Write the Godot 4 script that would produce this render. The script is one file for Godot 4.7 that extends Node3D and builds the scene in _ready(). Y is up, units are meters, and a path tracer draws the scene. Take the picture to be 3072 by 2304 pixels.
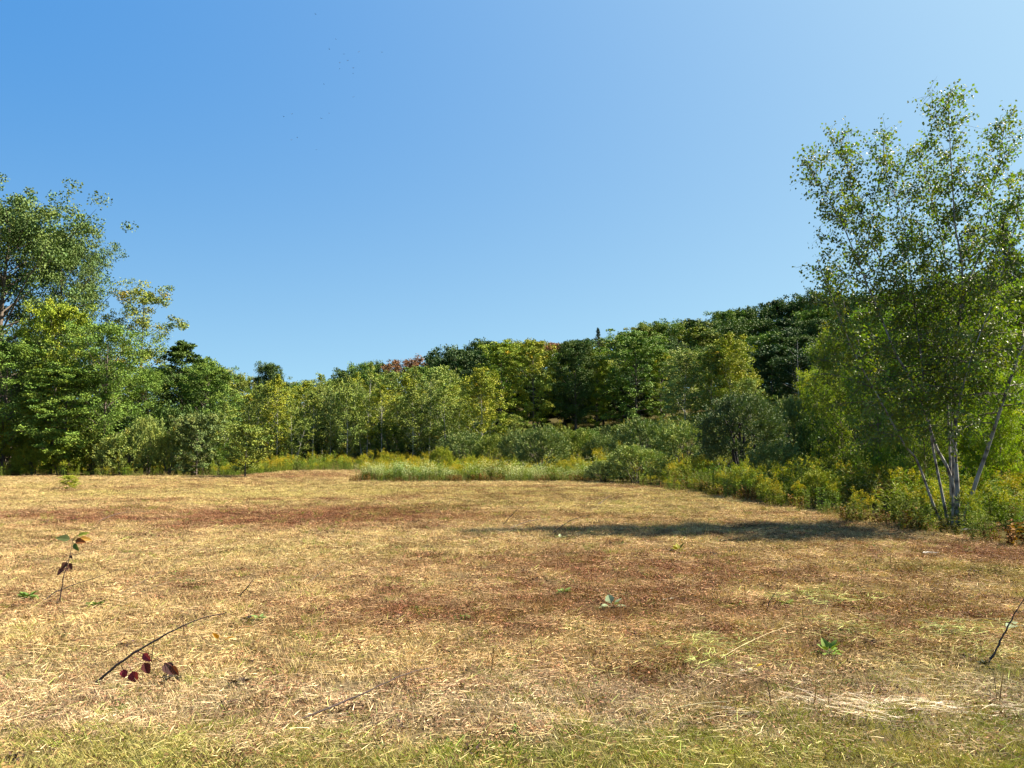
extends Node3D
# A mown hay meadow at the edge of a wood, late summer afternoon, sun from the right.
# x to the right, -z away from the viewer, metres.

var rng := RandomNumberGenerator.new()
var n_low := FastNoiseLite.new()
var n_mid := FastNoiseLite.new()
var n_fine := FastNoiseLite.new()
var mats := {}
var protos := {}
var used := {}

const STRAW := Color(0.48, 0.355, 0.185)
const GOLD := Color(0.40, 0.345, 0.125)
const BROWN := Color(0.21, 0.082, 0.05)
const PALE := Color(0.50, 0.42, 0.31)
const GREEN := Color(0.19, 0.25, 0.036)
const SOIL := Color(0.055, 0.032, 0.018)


class Buf:
	var v := PackedVector3Array()
	var n := PackedVector3Array()
	var c := PackedColorArray()
	var i := PackedInt32Array()

	func leaf(p: Vector3, d: Vector3, up: Vector3, l: float, w: float, col: Color) -> void:
		var s := d.cross(up).normalized() * (w * 0.5)
		var lift := s.cross(d).normalized() * (w * 0.14)
		var k := v.size()
		var m := p + d * (l * 0.45) + lift
		v.append(p)
		v.append(m + s)
		v.append(p + d * l)
		v.append(m - s)
		for q in 4:
			c.append(col)
		i.append_array(PackedInt32Array([k, k + 1, k + 2, k, k + 2, k + 3]))

	# a narrow blade of grass: two bent lengths that taper to a point
	func blade(p: Vector3, d: Vector3, bend: Vector3, l: float, w: float, col: Color) -> void:
		var s := d.cross(Vector3(bend.z, 0.3, -bend.x)).normalized()
		if s.length_squared() < 0.1:
			s = Vector3(1, 0, 0)
		s *= w * 0.5
		var k := v.size()
		var a := p + d * (l * 0.5) + bend * (l * 0.14)
		var b := p + d * l + bend * (l * 0.5)
		v.append(p - s)
		v.append(p + s)
		v.append(a - s * 0.85)
		v.append(a + s * 0.85)
		v.append(b)
		for q in 5:
			c.append(col)
		i.append_array(PackedInt32Array([k, k + 1, k + 2, k + 1, k + 3, k + 2, k + 2, k + 3, k + 4]))

	func tube(pts: PackedVector3Array, rad: PackedFloat32Array, sides: int, cols: PackedColorArray) -> void:
		var k := v.size()
		var m := pts.size()
		for a in m:
			var t := (pts[mini(a + 1, m - 1)] - pts[maxi(a - 1, 0)]).normalized()
			var x := t.cross(Vector3(0.31, 0.05, 0.95)).normalized()
			var y := x.cross(t)
			for q in sides:
				var g := TAU * q / sides
				var o := x * cos(g) + y * sin(g)
				v.append(pts[a] + o * rad[a])
				n.append(o)
				c.append(cols[mini(a, cols.size() - 1)])
		for a in m - 1:
			for q in sides:
				var r := (q + 1) % sides
				var e := k + a * sides
				i.append_array(PackedInt32Array([e + q, e + r, e + sides + q, e + r, e + sides + r, e + sides + q]))

	func mesh(m: Material) -> ArrayMesh:
		var a := []
		a.resize(Mesh.ARRAY_MAX)
		a[Mesh.ARRAY_VERTEX] = v
		if n.size() == v.size():
			a[Mesh.ARRAY_NORMAL] = n
		a[Mesh.ARRAY_COLOR] = c
		a[Mesh.ARRAY_INDEX] = i
		var out := ArrayMesh.new()
		out.add_surface_from_arrays(Mesh.PRIMITIVE_TRIANGLES, a)
		out.surface_set_material(0, m)
		return out


# ---------------------------------------------------------------- small helpers
func rf(a: float, b: float) -> float:
	return rng.randf_range(a, b)


func ball() -> Vector3:
	var y := rf(-1, 1)
	var a := rf(0, TAU)
	var r := sqrt(1.0 - y * y)
	return Vector3(r * cos(a), y, r * sin(a))


func srgb(r: float, g: float, b: float) -> Color:
	return Color(r, g, b).linear_to_srgb()


func tone(c: Color, k: float) -> Color:
	return Color(c.r * k, c.g * k, c.b * k)


func solid(called: String, c: Color, rough := 0.8, back := Color(0, 0, 0), spec := 0.5) -> StandardMaterial3D:
	if mats.has(called):
		return mats[called]
	var m := StandardMaterial3D.new()
	m.resource_name = called
	m.albedo_color = c.linear_to_srgb()
	m.vertex_color_use_as_albedo = true
	m.roughness = rough
	m.metallic_specular = spec
	m.cull_mode = BaseMaterial3D.CULL_DISABLED
	if back.get_luminance() > 0:
		m.backlight_enabled = true
		m.backlight = back
	mats[called] = m
	return m


func numbered(called: String) -> String:
	var k: int = used.get(called, 0)
	used[called] = k + 1
	return called if k == 0 else "%s_%03d" % [called, k]


func tag(o: Node3D, label: String, category: String, group := "", kind := "") -> Node3D:
	if label:
		o.set_meta("label", label)
	if category:
		o.set_meta("category", category)
	if group:
		o.set_meta("group", group)
	if kind:
		o.set_meta("kind", kind)
	return o


func obj(called: String, m: Mesh, parent: Node = self) -> MeshInstance3D:
	var o := MeshInstance3D.new()
	o.name = numbered(called) if parent == self else called
	o.mesh = m
	parent.add_child(o, true)
	return o


func thing(called: String, label: String, category: String, at: Vector3, turn := 0.0, group := "") -> Node3D:
	var o := Node3D.new()
	o.name = numbered(called)
	add_child(o)
	o.position = at
	o.rotation.y = turn
	return tag(o, label, category, group)


# ---------------------------------------------------------------- the lie of the land
func ground(x: float, z: float) -> float:
	var d := -z
	var t := d * 0.9 + x * 0.55 - 75.0
	var rise := 0.0
	if t > -40:
		rise = 0.15 * 9.0 * log(1.0 + exp(t / 9.0))
		rise = 30.0 * (1.0 - exp(-rise / 30.0 - pow(rise / 40.0, 3.0)))
	var y := rise + n_low.get_noise_2d(x * 0.6, z * 0.6) * 0.05
	if d < 70 and absf(x) < 50:
		y += n_mid.get_noise_2d(x, z) * 0.03 + (n_fine.get_noise_2d(x, z) * 0.016 if d < 16 else 0.0)
	return y


func bump(x: float, d: float, cx: float, cd: float, rx: float, rd: float) -> float:
	var a := (x - cx) / rx
	var b := (d - cd) / rd
	return exp(-a * a - b * b)


func right_edge(d: float) -> float:
	if d < 16:
		return lerpf(8.6, 7.5, clampf((d - 11.0) / 5.0, 0, 1))
	if d < 25:
		return lerpf(7.5, 7.0, (d - 16.0) / 9.0)
	if d < 33:
		return lerpf(7.0, 5.8, (d - 25.0) / 8.0)
	return lerpf(5.8, 3.4, clampf((d - 33.0) / 3.5, 0, 1))


# above 0 inside the mown field, in metres from its edge
func inside(x: float, d: float) -> float:
	var wob := n_low.get_noise_2d(x * 3.0, d * 3.0) * 0.7 + n_mid.get_noise_2d(x * 1.7, d * 1.7) * 0.25
	var far := 44.5
	if x > -16.0 and x < -8.0:
		far = 56.0
	elif x >= -8.0:
		far = 37.6
	var e := minf(far - d, right_edge(d) - x)
	if x < -8.0 and x > -16.0:
		e = minf(e, maxf(minf(x + 16.0, -8.0 - x), 37.6 - d))
	return e + wob


# linear base colour of the mown sward
func sward(x: float, d: float) -> Color:
	var a := n_low.get_noise_2d(x * 1.1 + 50.0, d * 0.8)
	var b := n_mid.get_noise_2d(x * 0.45, d * 0.35)
	var c := n_low.get_noise_2d(x * 2.3 - 90.0, d * 1.9 + 40.0)
	var speck := n_mid.get_noise_2d(x * 1.9 + 33.0, d * 1.5)
	var brown := bump(x, d, 1.8, 9.9, 5.2, 2.5) * 1.0 + bump(x, d, -4.5, 18.6, 9.0, 2.6) * 1.0 + bump(x, d, -12.5, 45.0, 4.5, 3.5) * 0.8
	brown += bump(x, d, 1.5, 33.0, 7.0, 0.9) * 0.8 + bump(x, d, 3.0, 6.9, 3.4, 1.5) * 0.75 + bump(x, d, 7.0, 12.0, 2.0, 1.8) * 0.6 + bump(x, d, -9.0, 24.5, 7.0, 1.2) * 0.5
	brown += bump(x, d, -1.4, 7.6, 2.0, 1.0) * 0.4 + bump(x, d, 0.6, 5.6, 1.6, 0.6) * 0.35
	brown = clampf(brown + a * 0.7 + b * 0.65 + speck * 0.75 - 0.04, 0, 1)
	var gold := clampf(bump(x, d, -2.0, 28.0, 14.0, 5.5) + bump(x, d, -14.0, 36.0, 12.0, 8.0) * 0.6 + c * 0.5, 0, 1)
	var pale := clampf(bump(x, d, 2.4, 5.0, 3.2, 0.75) * 1.1 + bump(x, d, -3.0, 5.2, 2.0, 1.1) * 0.4 + b * 0.4, 0, 1)
	var lush := clampf(bump(x, d, 3.6, 8.6, 1.5, 1.0) * 0.6 + bump(x, d, 5.5, 10.4, 1.8, 0.9) * 0.6 + bump(x, d, 1.0, 21.5, 6.0, 4.0) * 0.35 + bump(x, d, 3.4, 5.9, 1.0, 0.6) * 0.5 + b * 0.5 + c * 0.35 + speck * 0.5 - 0.15, 0, 1)
	lush = maxf(lush, smoothstep(4.7, 4.2, d + b * 0.7 - x * 0.06) * 0.8)
	var o := STRAW.lerp(GOLD, gold * 0.75).lerp(PALE, pale * 0.8).lerp(BROWN, brown * 0.92).lerp(GREEN, lush * 0.62)
	return o


func at(x: float, d: float, up := 0.0) -> Vector3:
	return Vector3(x, ground(x, -d) + up, -d)


# ---------------------------------------------------------------- trees
# S: H height, R crown radius, base crown base (share of H), wide (where the crown is widest), pw, low, limbs, twigs, leaves, size, aspect, clump, flat, e0/e1 limb angles, trunk radius, gap, up, droop
func grow(S: Dictionary) -> Dictionary:
	var wood := Buf.new()
	var leaves := Buf.new()
	var H: float = S.H
	var R: float = S.R
	var stems: int = S.get("stems", 1)
	var spread: float = S.get("spread", 0.0)
	var bark: Color = S.get("bark", Color(0.11, 0.085, 0.065))
	var birch: bool = S.get("birch", false)
	var made := 0
	for st in stems:
		var sa := TAU * st / stems + rf(-0.5, 0.5)
		var share := sqrt((st + rf(0.0, 0.9)) / stems) if stems > 1 else 0.0
		var lean := spread * 1.25 * share
		sa = st * 2.39996 + rf(-0.4, 0.4)
		var hh: float = H * (1.0 - S.get("dome", 0.25) * share * share) * (rf(0.86, 1.0) if st > 0 else 1.0)
		var start := Vector3(cos(sa), 0, sin(sa)) * (0.12 * R if stems > 1 else 0.0)
		var bow := Vector3(cos(sa), 0, sin(sa)) * lean * R
		var pts := PackedVector3Array()
		var rad := PackedFloat32Array()
		var cols := PackedColorArray()
		var steps := 14 if birch else 8
		var tr: float = S.trunk
		var wx := rf(-1, 1)
		var wz := rf(-1, 1)
		for k in steps + 1:
			var t := float(k) / steps
			var sway := Vector3(sin(t * 5.0 + wx * 3.0) * wx, 0, sin(t * 4.0 + wz * 3.0) * wz) * (0.014 * H * t)
			pts.append(start + Vector3(0, hh * t, 0) + bow * pow(t, 1.3) + sway)
			rad.append(tr * (1.0 - 0.93 * pow(t, 0.8)) * (1.25 if k == 0 else 1.0))
			cols.append(tone(bark, rf(0.25, 0.5)) if birch and (k < 2 or rng.randf() < 0.22) else tone(bark, rf(0.8, 1.15)))
		pts[0].y -= 0.3
		wood.tube(pts, rad, 6 if birch else 5, cols)
		var cb: float = S.base
		var limbs: int = int(S.limbs / stems)
		for l in limbs:
			var t := lerpf(cb, 0.985, pow((l + rf(0.1, 0.9)) / limbs, S.get("crowd", 0.9)))
			var u := (t - cb) / (1.0 - cb)
			var w: float = S.wide
			var prof := 0.0
			if u > w:
				prof = pow(maxf(0.0, 1.0 - pow((u - w) / (1.0 - w), 2.0)), S.pw)
			else:
				prof = lerpf(S.low, 1.0, sin(u / w * PI * 0.5))
			prof = maxf(prof, 0.06) * rf(0.72, 1.12)
			var own := R * (1.0 if stems == 1 else 0.62)
			var ln := own * prof
			var f := t * steps
			var k0 := mini(int(f), steps - 1)
			var p0 := pts[k0].lerp(pts[k0 + 1], f - k0)
			var az := l * 2.39996 + sa + rf(-0.5, 0.5)
			var el := deg_to_rad(lerpf(S.e0, S.e1, u) + rf(-9, 9))
			var dir := Vector3(cos(az) * cos(el), sin(el), sin(az) * cos(el))
			ln = ln / maxf(0.35, cos(el)) if S.get("full", true) else ln
			ln = minf(ln, R * 1.7)
			var room := maxf((H - p0.y) * 0.92, 0.02 * H)
			if ln * dir.y > room:
				dir.y = room / ln
			var lp := PackedVector3Array()
			var droop: float = S.get("droop", 0.0)
			for q in 5:
				var s := q / 4.0
				lp.append(p0 + dir * (ln * s) + Vector3(0, -droop * ln * s * s, 0) + ball() * (ln * 0.03 * s))
			var lr := maxf(0.006, rad[k0] * S.get("limb", 0.42) * (0.5 + 0.5 * prof))
			wood.tube(lp, PackedFloat32Array([lr, lr * 0.8, lr * 0.6, lr * 0.4, lr * 0.15]), 4, PackedColorArray([tone(bark, 0.75)]))
			var twigs := maxi(2, int(S.twigs * (0.35 + 0.65 * prof) + rf(0, 1)))
			for q in twigs:
				var s := lerpf(S.get("bare", 0.25), 1.03, pow((q + rf(0, 1)) / twigs, 0.75))
				var g := s * 4.0
				var g0 := mini(int(g), 3)
				var side: float = S.get("side", 0.22)
				var c0 := lp[g0].lerp(lp[g0 + 1], g - g0) + ball() * (ln * side * (0.4 + 0.6 * s) * rf(0.2, 1.0))
				c0.y += rf(-0.02, 0.05) * H * S.get("tall", 0.4)
				if rng.randf() < S.get("gap", 0.0):
					continue
				var hue := rf(-1, 1)
				var lum := rf(0.86, 1.14)
				var turn: float = S.get("autumn", 0.0)
				var tint := Color(lum * (1.0 + 0.16 * hue), lum * (1.0 + 0.03 * hue), lum * (1.0 - 0.12 * hue))
				if rng.randf() < turn:
					tint = Color(lum * 1.7, lum * 1.12, lum * 0.85)
				var cl: float = S.clump * rf(0.65, 1.25) * lerpf(0.5, 1.0, minf(1.0, prof * 1.3))
				var flat: float = S.get("flat", 0.7)
				var out := Vector3(c0.x - start.x, 0, c0.z - start.z).normalized()
				var num := int(S.leaves * rf(0.6, 1.3) * S.get("lush", 2.0))
				for z in num:
					var b := ball() * (cl * pow(rng.randf(), 0.45))
					b.y *= flat
					var d := (ball() + Vector3(0, S.get("tip", -0.2), 0) + out * 0.3).normalized()
					var up := (ball() + Vector3(0, S.get("up", 0.7), 0) + out * 0.35).normalized()
					var sz: float = S.size * rf(0.75, 1.45)
					var k := rf(0.78, 1.2)
					leaves.leaf(c0 + b, d, up, sz, sz * S.aspect, Color(tint.r * k * 0.5, tint.g * k * 0.5, tint.b * k * 0.5))
					made += 1
	return {"wood": wood, "leaves": leaves, "H": H, "R": R, "n": made}


# a rounded shrub: many sprays of leaves over an uneven dome, on stems that fan out from one foot
func grow_dome(S: Dictionary) -> Dictionary:
	var wood := Buf.new()
	var leaves := Buf.new()
	var H: float = S.H
	var R: float = S.R
	var mid: float = S.get("mid", 0.5) * H
	var half := H - mid
	var bark: Color = S.get("bark", Color(0.085, 0.065, 0.05))
	var made := 0
	var tips := PackedVector3Array()
	var lump := FastNoiseLite.new()
	lump.seed = rng.randi() % 1000
	lump.frequency = 1.1
	for k in int(S.sprays):
		var dir := ball()
		if dir.y < S.get("skirt", -0.55):
			dir.y = -dir.y
		var l := lump.get_noise_3dv(dir * 1.3)
		if l < -0.28 and rng.randf() < S.get("gap", 0.3):
			continue
		var r: float = lerpf(0.45, 1.0, pow(rng.randf(), 0.35)) * (1.0 + S.get("lumpy", 0.35) * l)
		var c0 := Vector3(dir.x * R * r, mid + dir.y * half * r, dir.z * R * r)
		c0.y = maxf(c0.y, 0.08 * H)
		tips.append(c0)
		var hue := rf(-1, 1)
		var lum := rf(0.86, 1.14)
		var tint := Color(lum * (1.0 + 0.14 * hue), lum * (1.0 + 0.03 * hue), lum * (1.0 - 0.12 * hue))
		if rng.randf() < S.get("autumn", 0.0):
			tint = Color(lum * 1.7, lum * 1.12, lum * 0.85)
		var out := (dir + Vector3(0, S.get("rise", 0.7), 0)).normalized()
		for q in int(S.leaves * rf(0.6, 1.4)):
			var cl: float = S.clump
			var b := ball() * (cl * 0.55 * pow(rng.randf(), 0.5)) + out * (cl * rf(-0.7, 1.1))
			var d := (out + ball() * 0.85).normalized()
			var sz: float = S.size * rf(0.7, 1.4)
			var y := rf(0.78, 1.2) * 0.5
			leaves.leaf(c0 + b, d, (ball() + Vector3(0, 0.6, 0)).normalized(), sz, sz * S.aspect, Color(tint.r * y, tint.g * y, tint.b * y))
			made += 1
	var stems: int = S.get("stems", 9)
	for s in stems:
		var t: Vector3 = tips[rng.randi() % tips.size()]
		var foot := Vector3(t.x, 0, t.z) * 0.1
		foot.y = -0.2
		var bend := Vector3(t.x * 0.35, mid * 0.75, t.z * 0.35)
		var tr: float = S.trunk
		wood.tube(PackedVector3Array([foot, foot.lerp(bend, 0.5) + ball() * 0.04 * R, bend, bend.lerp(t, 0.55) + ball() * 0.05 * R, t]), PackedFloat32Array([tr * 1.15, tr, tr * 0.75, tr * 0.45, tr * 0.15]), 5, PackedColorArray([bark]))
		for q in 5:
			var u: Vector3 = tips[rng.randi() % tips.size()]
			var p := bend.lerp(t, rf(0.0, 0.4))
			if u.distance_to(t) < R * 1.2:
				wood.tube(PackedVector3Array([p, p.lerp(u, 0.5) + Vector3(0, 0.05 * H, 0), u]), PackedFloat32Array([tr * 0.4, tr * 0.28, tr * 0.08]), 4, PackedColorArray([bark]))
	return {"wood": wood, "leaves": leaves, "H": H, "R": R, "n": made}


func proto(kind: String, S: Dictionary) -> void:
	rng.seed = hash(kind)
	var g := grow_dome(S) if S.has("sprays") else grow(S)
	var bark := solid("bark_pale" if S.get("birch", false) else "bark_dark", Color(1, 1, 1), 0.85)
	if g.n:
		var top := 0.0
		var wide := 0.0
		var many := 0
		for k in range(0, g.leaves.v.size(), 4):
			var q: Vector3 = g.leaves.v[k]
			top = maxf(top, q.y)
			wide += q.x * q.x + q.z * q.z
			many += 1
		g.H = top * 0.985
		g.R = sqrt(wide / many) * S.get("swell", 1.52)
	protos[kind] = {"wood": g.wood.mesh(bark), "crown": g.leaves.mesh(null) if g.n else null, "H": g.H, "R": g.R, "shrub": S.get("shrub", false)}


func leaf_mat(tint: String, thin := false) -> StandardMaterial3D:
	if thin:
		return solid("thin leaves " + tint, tone(TINTS[tint], 2.0), 0.6, Color(0.76, 0.86, 0.32), 0.25)
	if mats.has("leaves_" + tint):
		return mats["leaves_" + tint]
	var c: Color = TINTS[tint]
	var m := solid("leaves_" + tint, tone(c, 2.0), 0.6, Color(0.40, 0.46, 0.18), 0.22)
	return m


var TINTS := {
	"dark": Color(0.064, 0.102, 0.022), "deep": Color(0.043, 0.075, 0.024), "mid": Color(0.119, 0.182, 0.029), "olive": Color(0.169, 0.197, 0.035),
	"bright": Color(0.214, 0.261, 0.024), "birch": Color(0.187, 0.228, 0.044), "pale": Color(0.207, 0.245, 0.063), "willow": Color(0.142, 0.176, 0.052),
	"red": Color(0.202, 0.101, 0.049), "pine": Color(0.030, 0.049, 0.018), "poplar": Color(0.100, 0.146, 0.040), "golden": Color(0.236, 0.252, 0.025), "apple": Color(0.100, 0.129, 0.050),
}


func plant(kind: String, called: String, tint: String, x: float, d: float, h: float, w: float, label: String, category: String, group := "") -> Node3D:
	var p: Dictionary = protos[kind]
	rng.seed = hash("%s %.2f %.2f" % [kind, x, d])
	var o := thing(called, label, category, at(x, d, -0.05), rf(0, TAU), group)
	o.scale = Vector3(w / (2.0 * p.R), h / p.H, w / (2.0 * p.R))
	var shrub: bool = p.shrub
	obj("stems" if shrub else "trunk", p.wood, o)
	if p.crown:
		obj("foliage" if shrub else "crown", p.crown, o).set_surface_override_material(0, leaf_mat(tint, kind == "aspen_near"))
	return o


# uncountable growth: one object; its clumps of one shape are copies of one mesh
func mass(called: String, label: String, category: String) -> Node3D:
	var o := Node3D.new()
	o.name = numbered(called)
	add_child(o)
	return tag(o, label, category, "", "stuff")


func stuff(parent: Node3D, called: String, m: Mesh, places: Array, colours: Array) -> void:
	if places.is_empty():
		return
	var mm := MultiMesh.new()
	mm.transform_format = MultiMesh.TRANSFORM_3D
	mm.use_colors = true
	mm.mesh = m
	mm.instance_count = places.size()
	for k in places.size():
		mm.set_instance_transform(k, places[k])
		mm.set_instance_color(k, colours[k])
	var o := MultiMeshInstance3D.new()
	o.name = called
	o.multimesh = mm
	parent.add_child(o, true)
	o.set_meta("kind", "stuff")


func spot(x: float, d: float, s: float, tall := 1.0) -> Transform3D:
	return Transform3D(Basis(Vector3.UP, rf(0, TAU)).scaled(Vector3(s, s * tall, s)), at(x, d, -0.004))


# ---------------------------------------------------------------- the air
func sky_texture() -> ImageTexture:
	var w := 1024
	var h := 512
	var im := Image.create(w, h, false, Image.FORMAT_RGBAF)
	for j in h:
		var th := (j + 0.5) / h * PI
		var y := cos(th)
		var r := sin(th)
		for i in w:
			var az := (i + 0.5) / w * TAU
			var dir := Vector3(r * sin(az), y, -r * cos(az))
			var c: Color
			if y >= 0.0:
				var g := acos(clampf(dir.dot(SUN), -1, 1))
				# clear air: deep blue away from the sun, whiter towards it and towards the horizon
				var hor := pow(1.0 - y, 4.0)
				var near := exp(-1.5 * g)
				var o := Vector3(-0.0352, 0.0507, 0.2552) + Vector3(0.1897, 0.2346, 0.1132) * hor + Vector3(0.5237, 0.5500, 0.2739) * near
				o.x = maxf(o.x, 0.014)
				o += Vector3(1.0, 0.98, 0.92) * (0.5 * exp(-g * 9.0))
				o *= 2.6 / 4.3
				c = Color(o.x, o.y, o.z)
			else:
				c = Color(0.10, 0.10, 0.06)
			im.set_pixel(i, j, c)
	return ImageTexture.create_from_image(im)


const SUN_AZ := 77.0
const SUN_EL := 46.0
var SUN := Vector3(sin(deg_to_rad(SUN_AZ)) * cos(deg_to_rad(SUN_EL)), sin(deg_to_rad(SUN_EL)), -cos(deg_to_rad(SUN_AZ)) * cos(deg_to_rad(SUN_EL)))


func _ready() -> void:
	n_low.seed = 7
	n_low.frequency = 0.09
	n_mid.seed = 19
	n_mid.frequency = 0.9
	n_mid.fractal_octaves = 3
	n_fine.seed = 31
	n_fine.frequency = 2.6

	var cam := Camera3D.new()
	cam.name = "camera"
	cam.fov = 53.0
	cam.near = 0.05
	cam.far = 4000.0
	add_child(cam)
	cam.position = Vector3(0, 1.6, 0)
	cam.rotation_degrees = Vector3(4.83, 0, 0)
	cam.current = true

	var env := Environment.new()
	env.background_mode = Environment.BG_SKY
	var sky := Sky.new()
	var pan := PanoramaSkyMaterial.new()
	pan.panorama = sky_texture()
	sky.sky_material = pan
	env.sky = sky
	env.tonemap_mode = Environment.TONE_MAPPER_LINEAR
	env.tonemap_exposure = 4.3
	env.sdfgi_enabled = true
	env.ssao_enabled = true
	env.ssil_enabled = true
	var we := WorldEnvironment.new()
	we.name = "air"
	we.environment = env
	add_child(we)

	var sun := DirectionalLight3D.new()
	sun.name = "sun"
	sun.light_color = Color(1.0, 0.955, 0.87)
	sun.light_energy = 1.6
	sun.light_angular_distance = 0.5
	sun.shadow_enabled = true
	add_child(sun)
	sun.look_at_from_position(SUN * 100.0, Vector3.ZERO)

	make_ground()
	make_protos()
	place_trees()
	birch_clump()
	meadow()
	turf()
	field_things()
	birds()


func make_ground() -> void:
	var xs := PackedFloat32Array()
	var ds := PackedFloat32Array()
	var q := -900.0
	while q < 900.0:
		xs.append(q)
		q += 0.13 if absf(q) < 9 else 0.3 if absf(q) < 14 else (1.2 if absf(q) < 50 else (6.0 if absf(q) < 200 else 50.0))
	q = -400.0
	while q < 1500.0:
		ds.append(q)
		q += 50.0 if q < -50 or q > 500 else (5.0 if q < 0 or q > 70 else (0.13 if q < 13 else 0.3 if q < 26 else 0.9))
	var v := PackedVector3Array()
	var n := PackedVector3Array()
	var c := PackedColorArray()
	var idx := PackedInt32Array()
	for d in ds:
		for x in xs:
			var y := ground(x, -d)
			v.append(Vector3(x, y, -d))
			n.append(Vector3(y - ground(x + 0.2, -d), 0.2, y - ground(x, -d + 0.2)).normalized())
			var col := Color(0.10, 0.085, 0.032)
			if absf(x) < 60 and d > -20 and d < 75:
				col = col.lerp(SOIL.lerp(sward(x, d), 0.3), smoothstep(-0.6, 0.6, inside(x, d)))
			c.append(col)
	var w := xs.size()
	for a in ds.size() - 1:
		for b in w - 1:
			var k := a * w + b
			idx.append_array(PackedInt32Array([k, k + w, k + 1, k + 1, k + w, k + w + 1]))
	var arr := []
	arr.resize(Mesh.ARRAY_MAX)
	arr[Mesh.ARRAY_VERTEX] = v
	arr[Mesh.ARRAY_NORMAL] = n
	arr[Mesh.ARRAY_COLOR] = c
	arr[Mesh.ARRAY_INDEX] = idx
	var me := ArrayMesh.new()
	me.add_surface_from_arrays(Mesh.PRIMITIVE_TRIANGLES, arr)
	var m := solid("thatch and soil", Color(1, 1, 1), 1.0, Color(0, 0, 0), 0.1)
	var t := NoiseTexture2D.new()
	var fn := FastNoiseLite.new()
	fn.seed = 5
	fn.frequency = 0.03
	fn.fractal_octaves = 5
	t.noise = fn
	t.width = 1024
	t.height = 1024
	t.seamless = true
	var ramp := Gradient.new()
	ramp.set_color(0, Color(0.45, 0.45, 0.45))
	ramp.set_color(1, Color(1, 1, 1))
	t.color_ramp = ramp
	m.albedo_texture = t
	m.uv1_triplanar = true
	m.uv1_world_triplanar = true
	m.uv1_scale = Vector3.ONE * 0.7
	me.surface_set_material(0, m)
	var o := obj("ground", me)
	tag(o, "mown hay meadow ground rising to a wooded hill at the back right", "ground", "", "structure")


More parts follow.
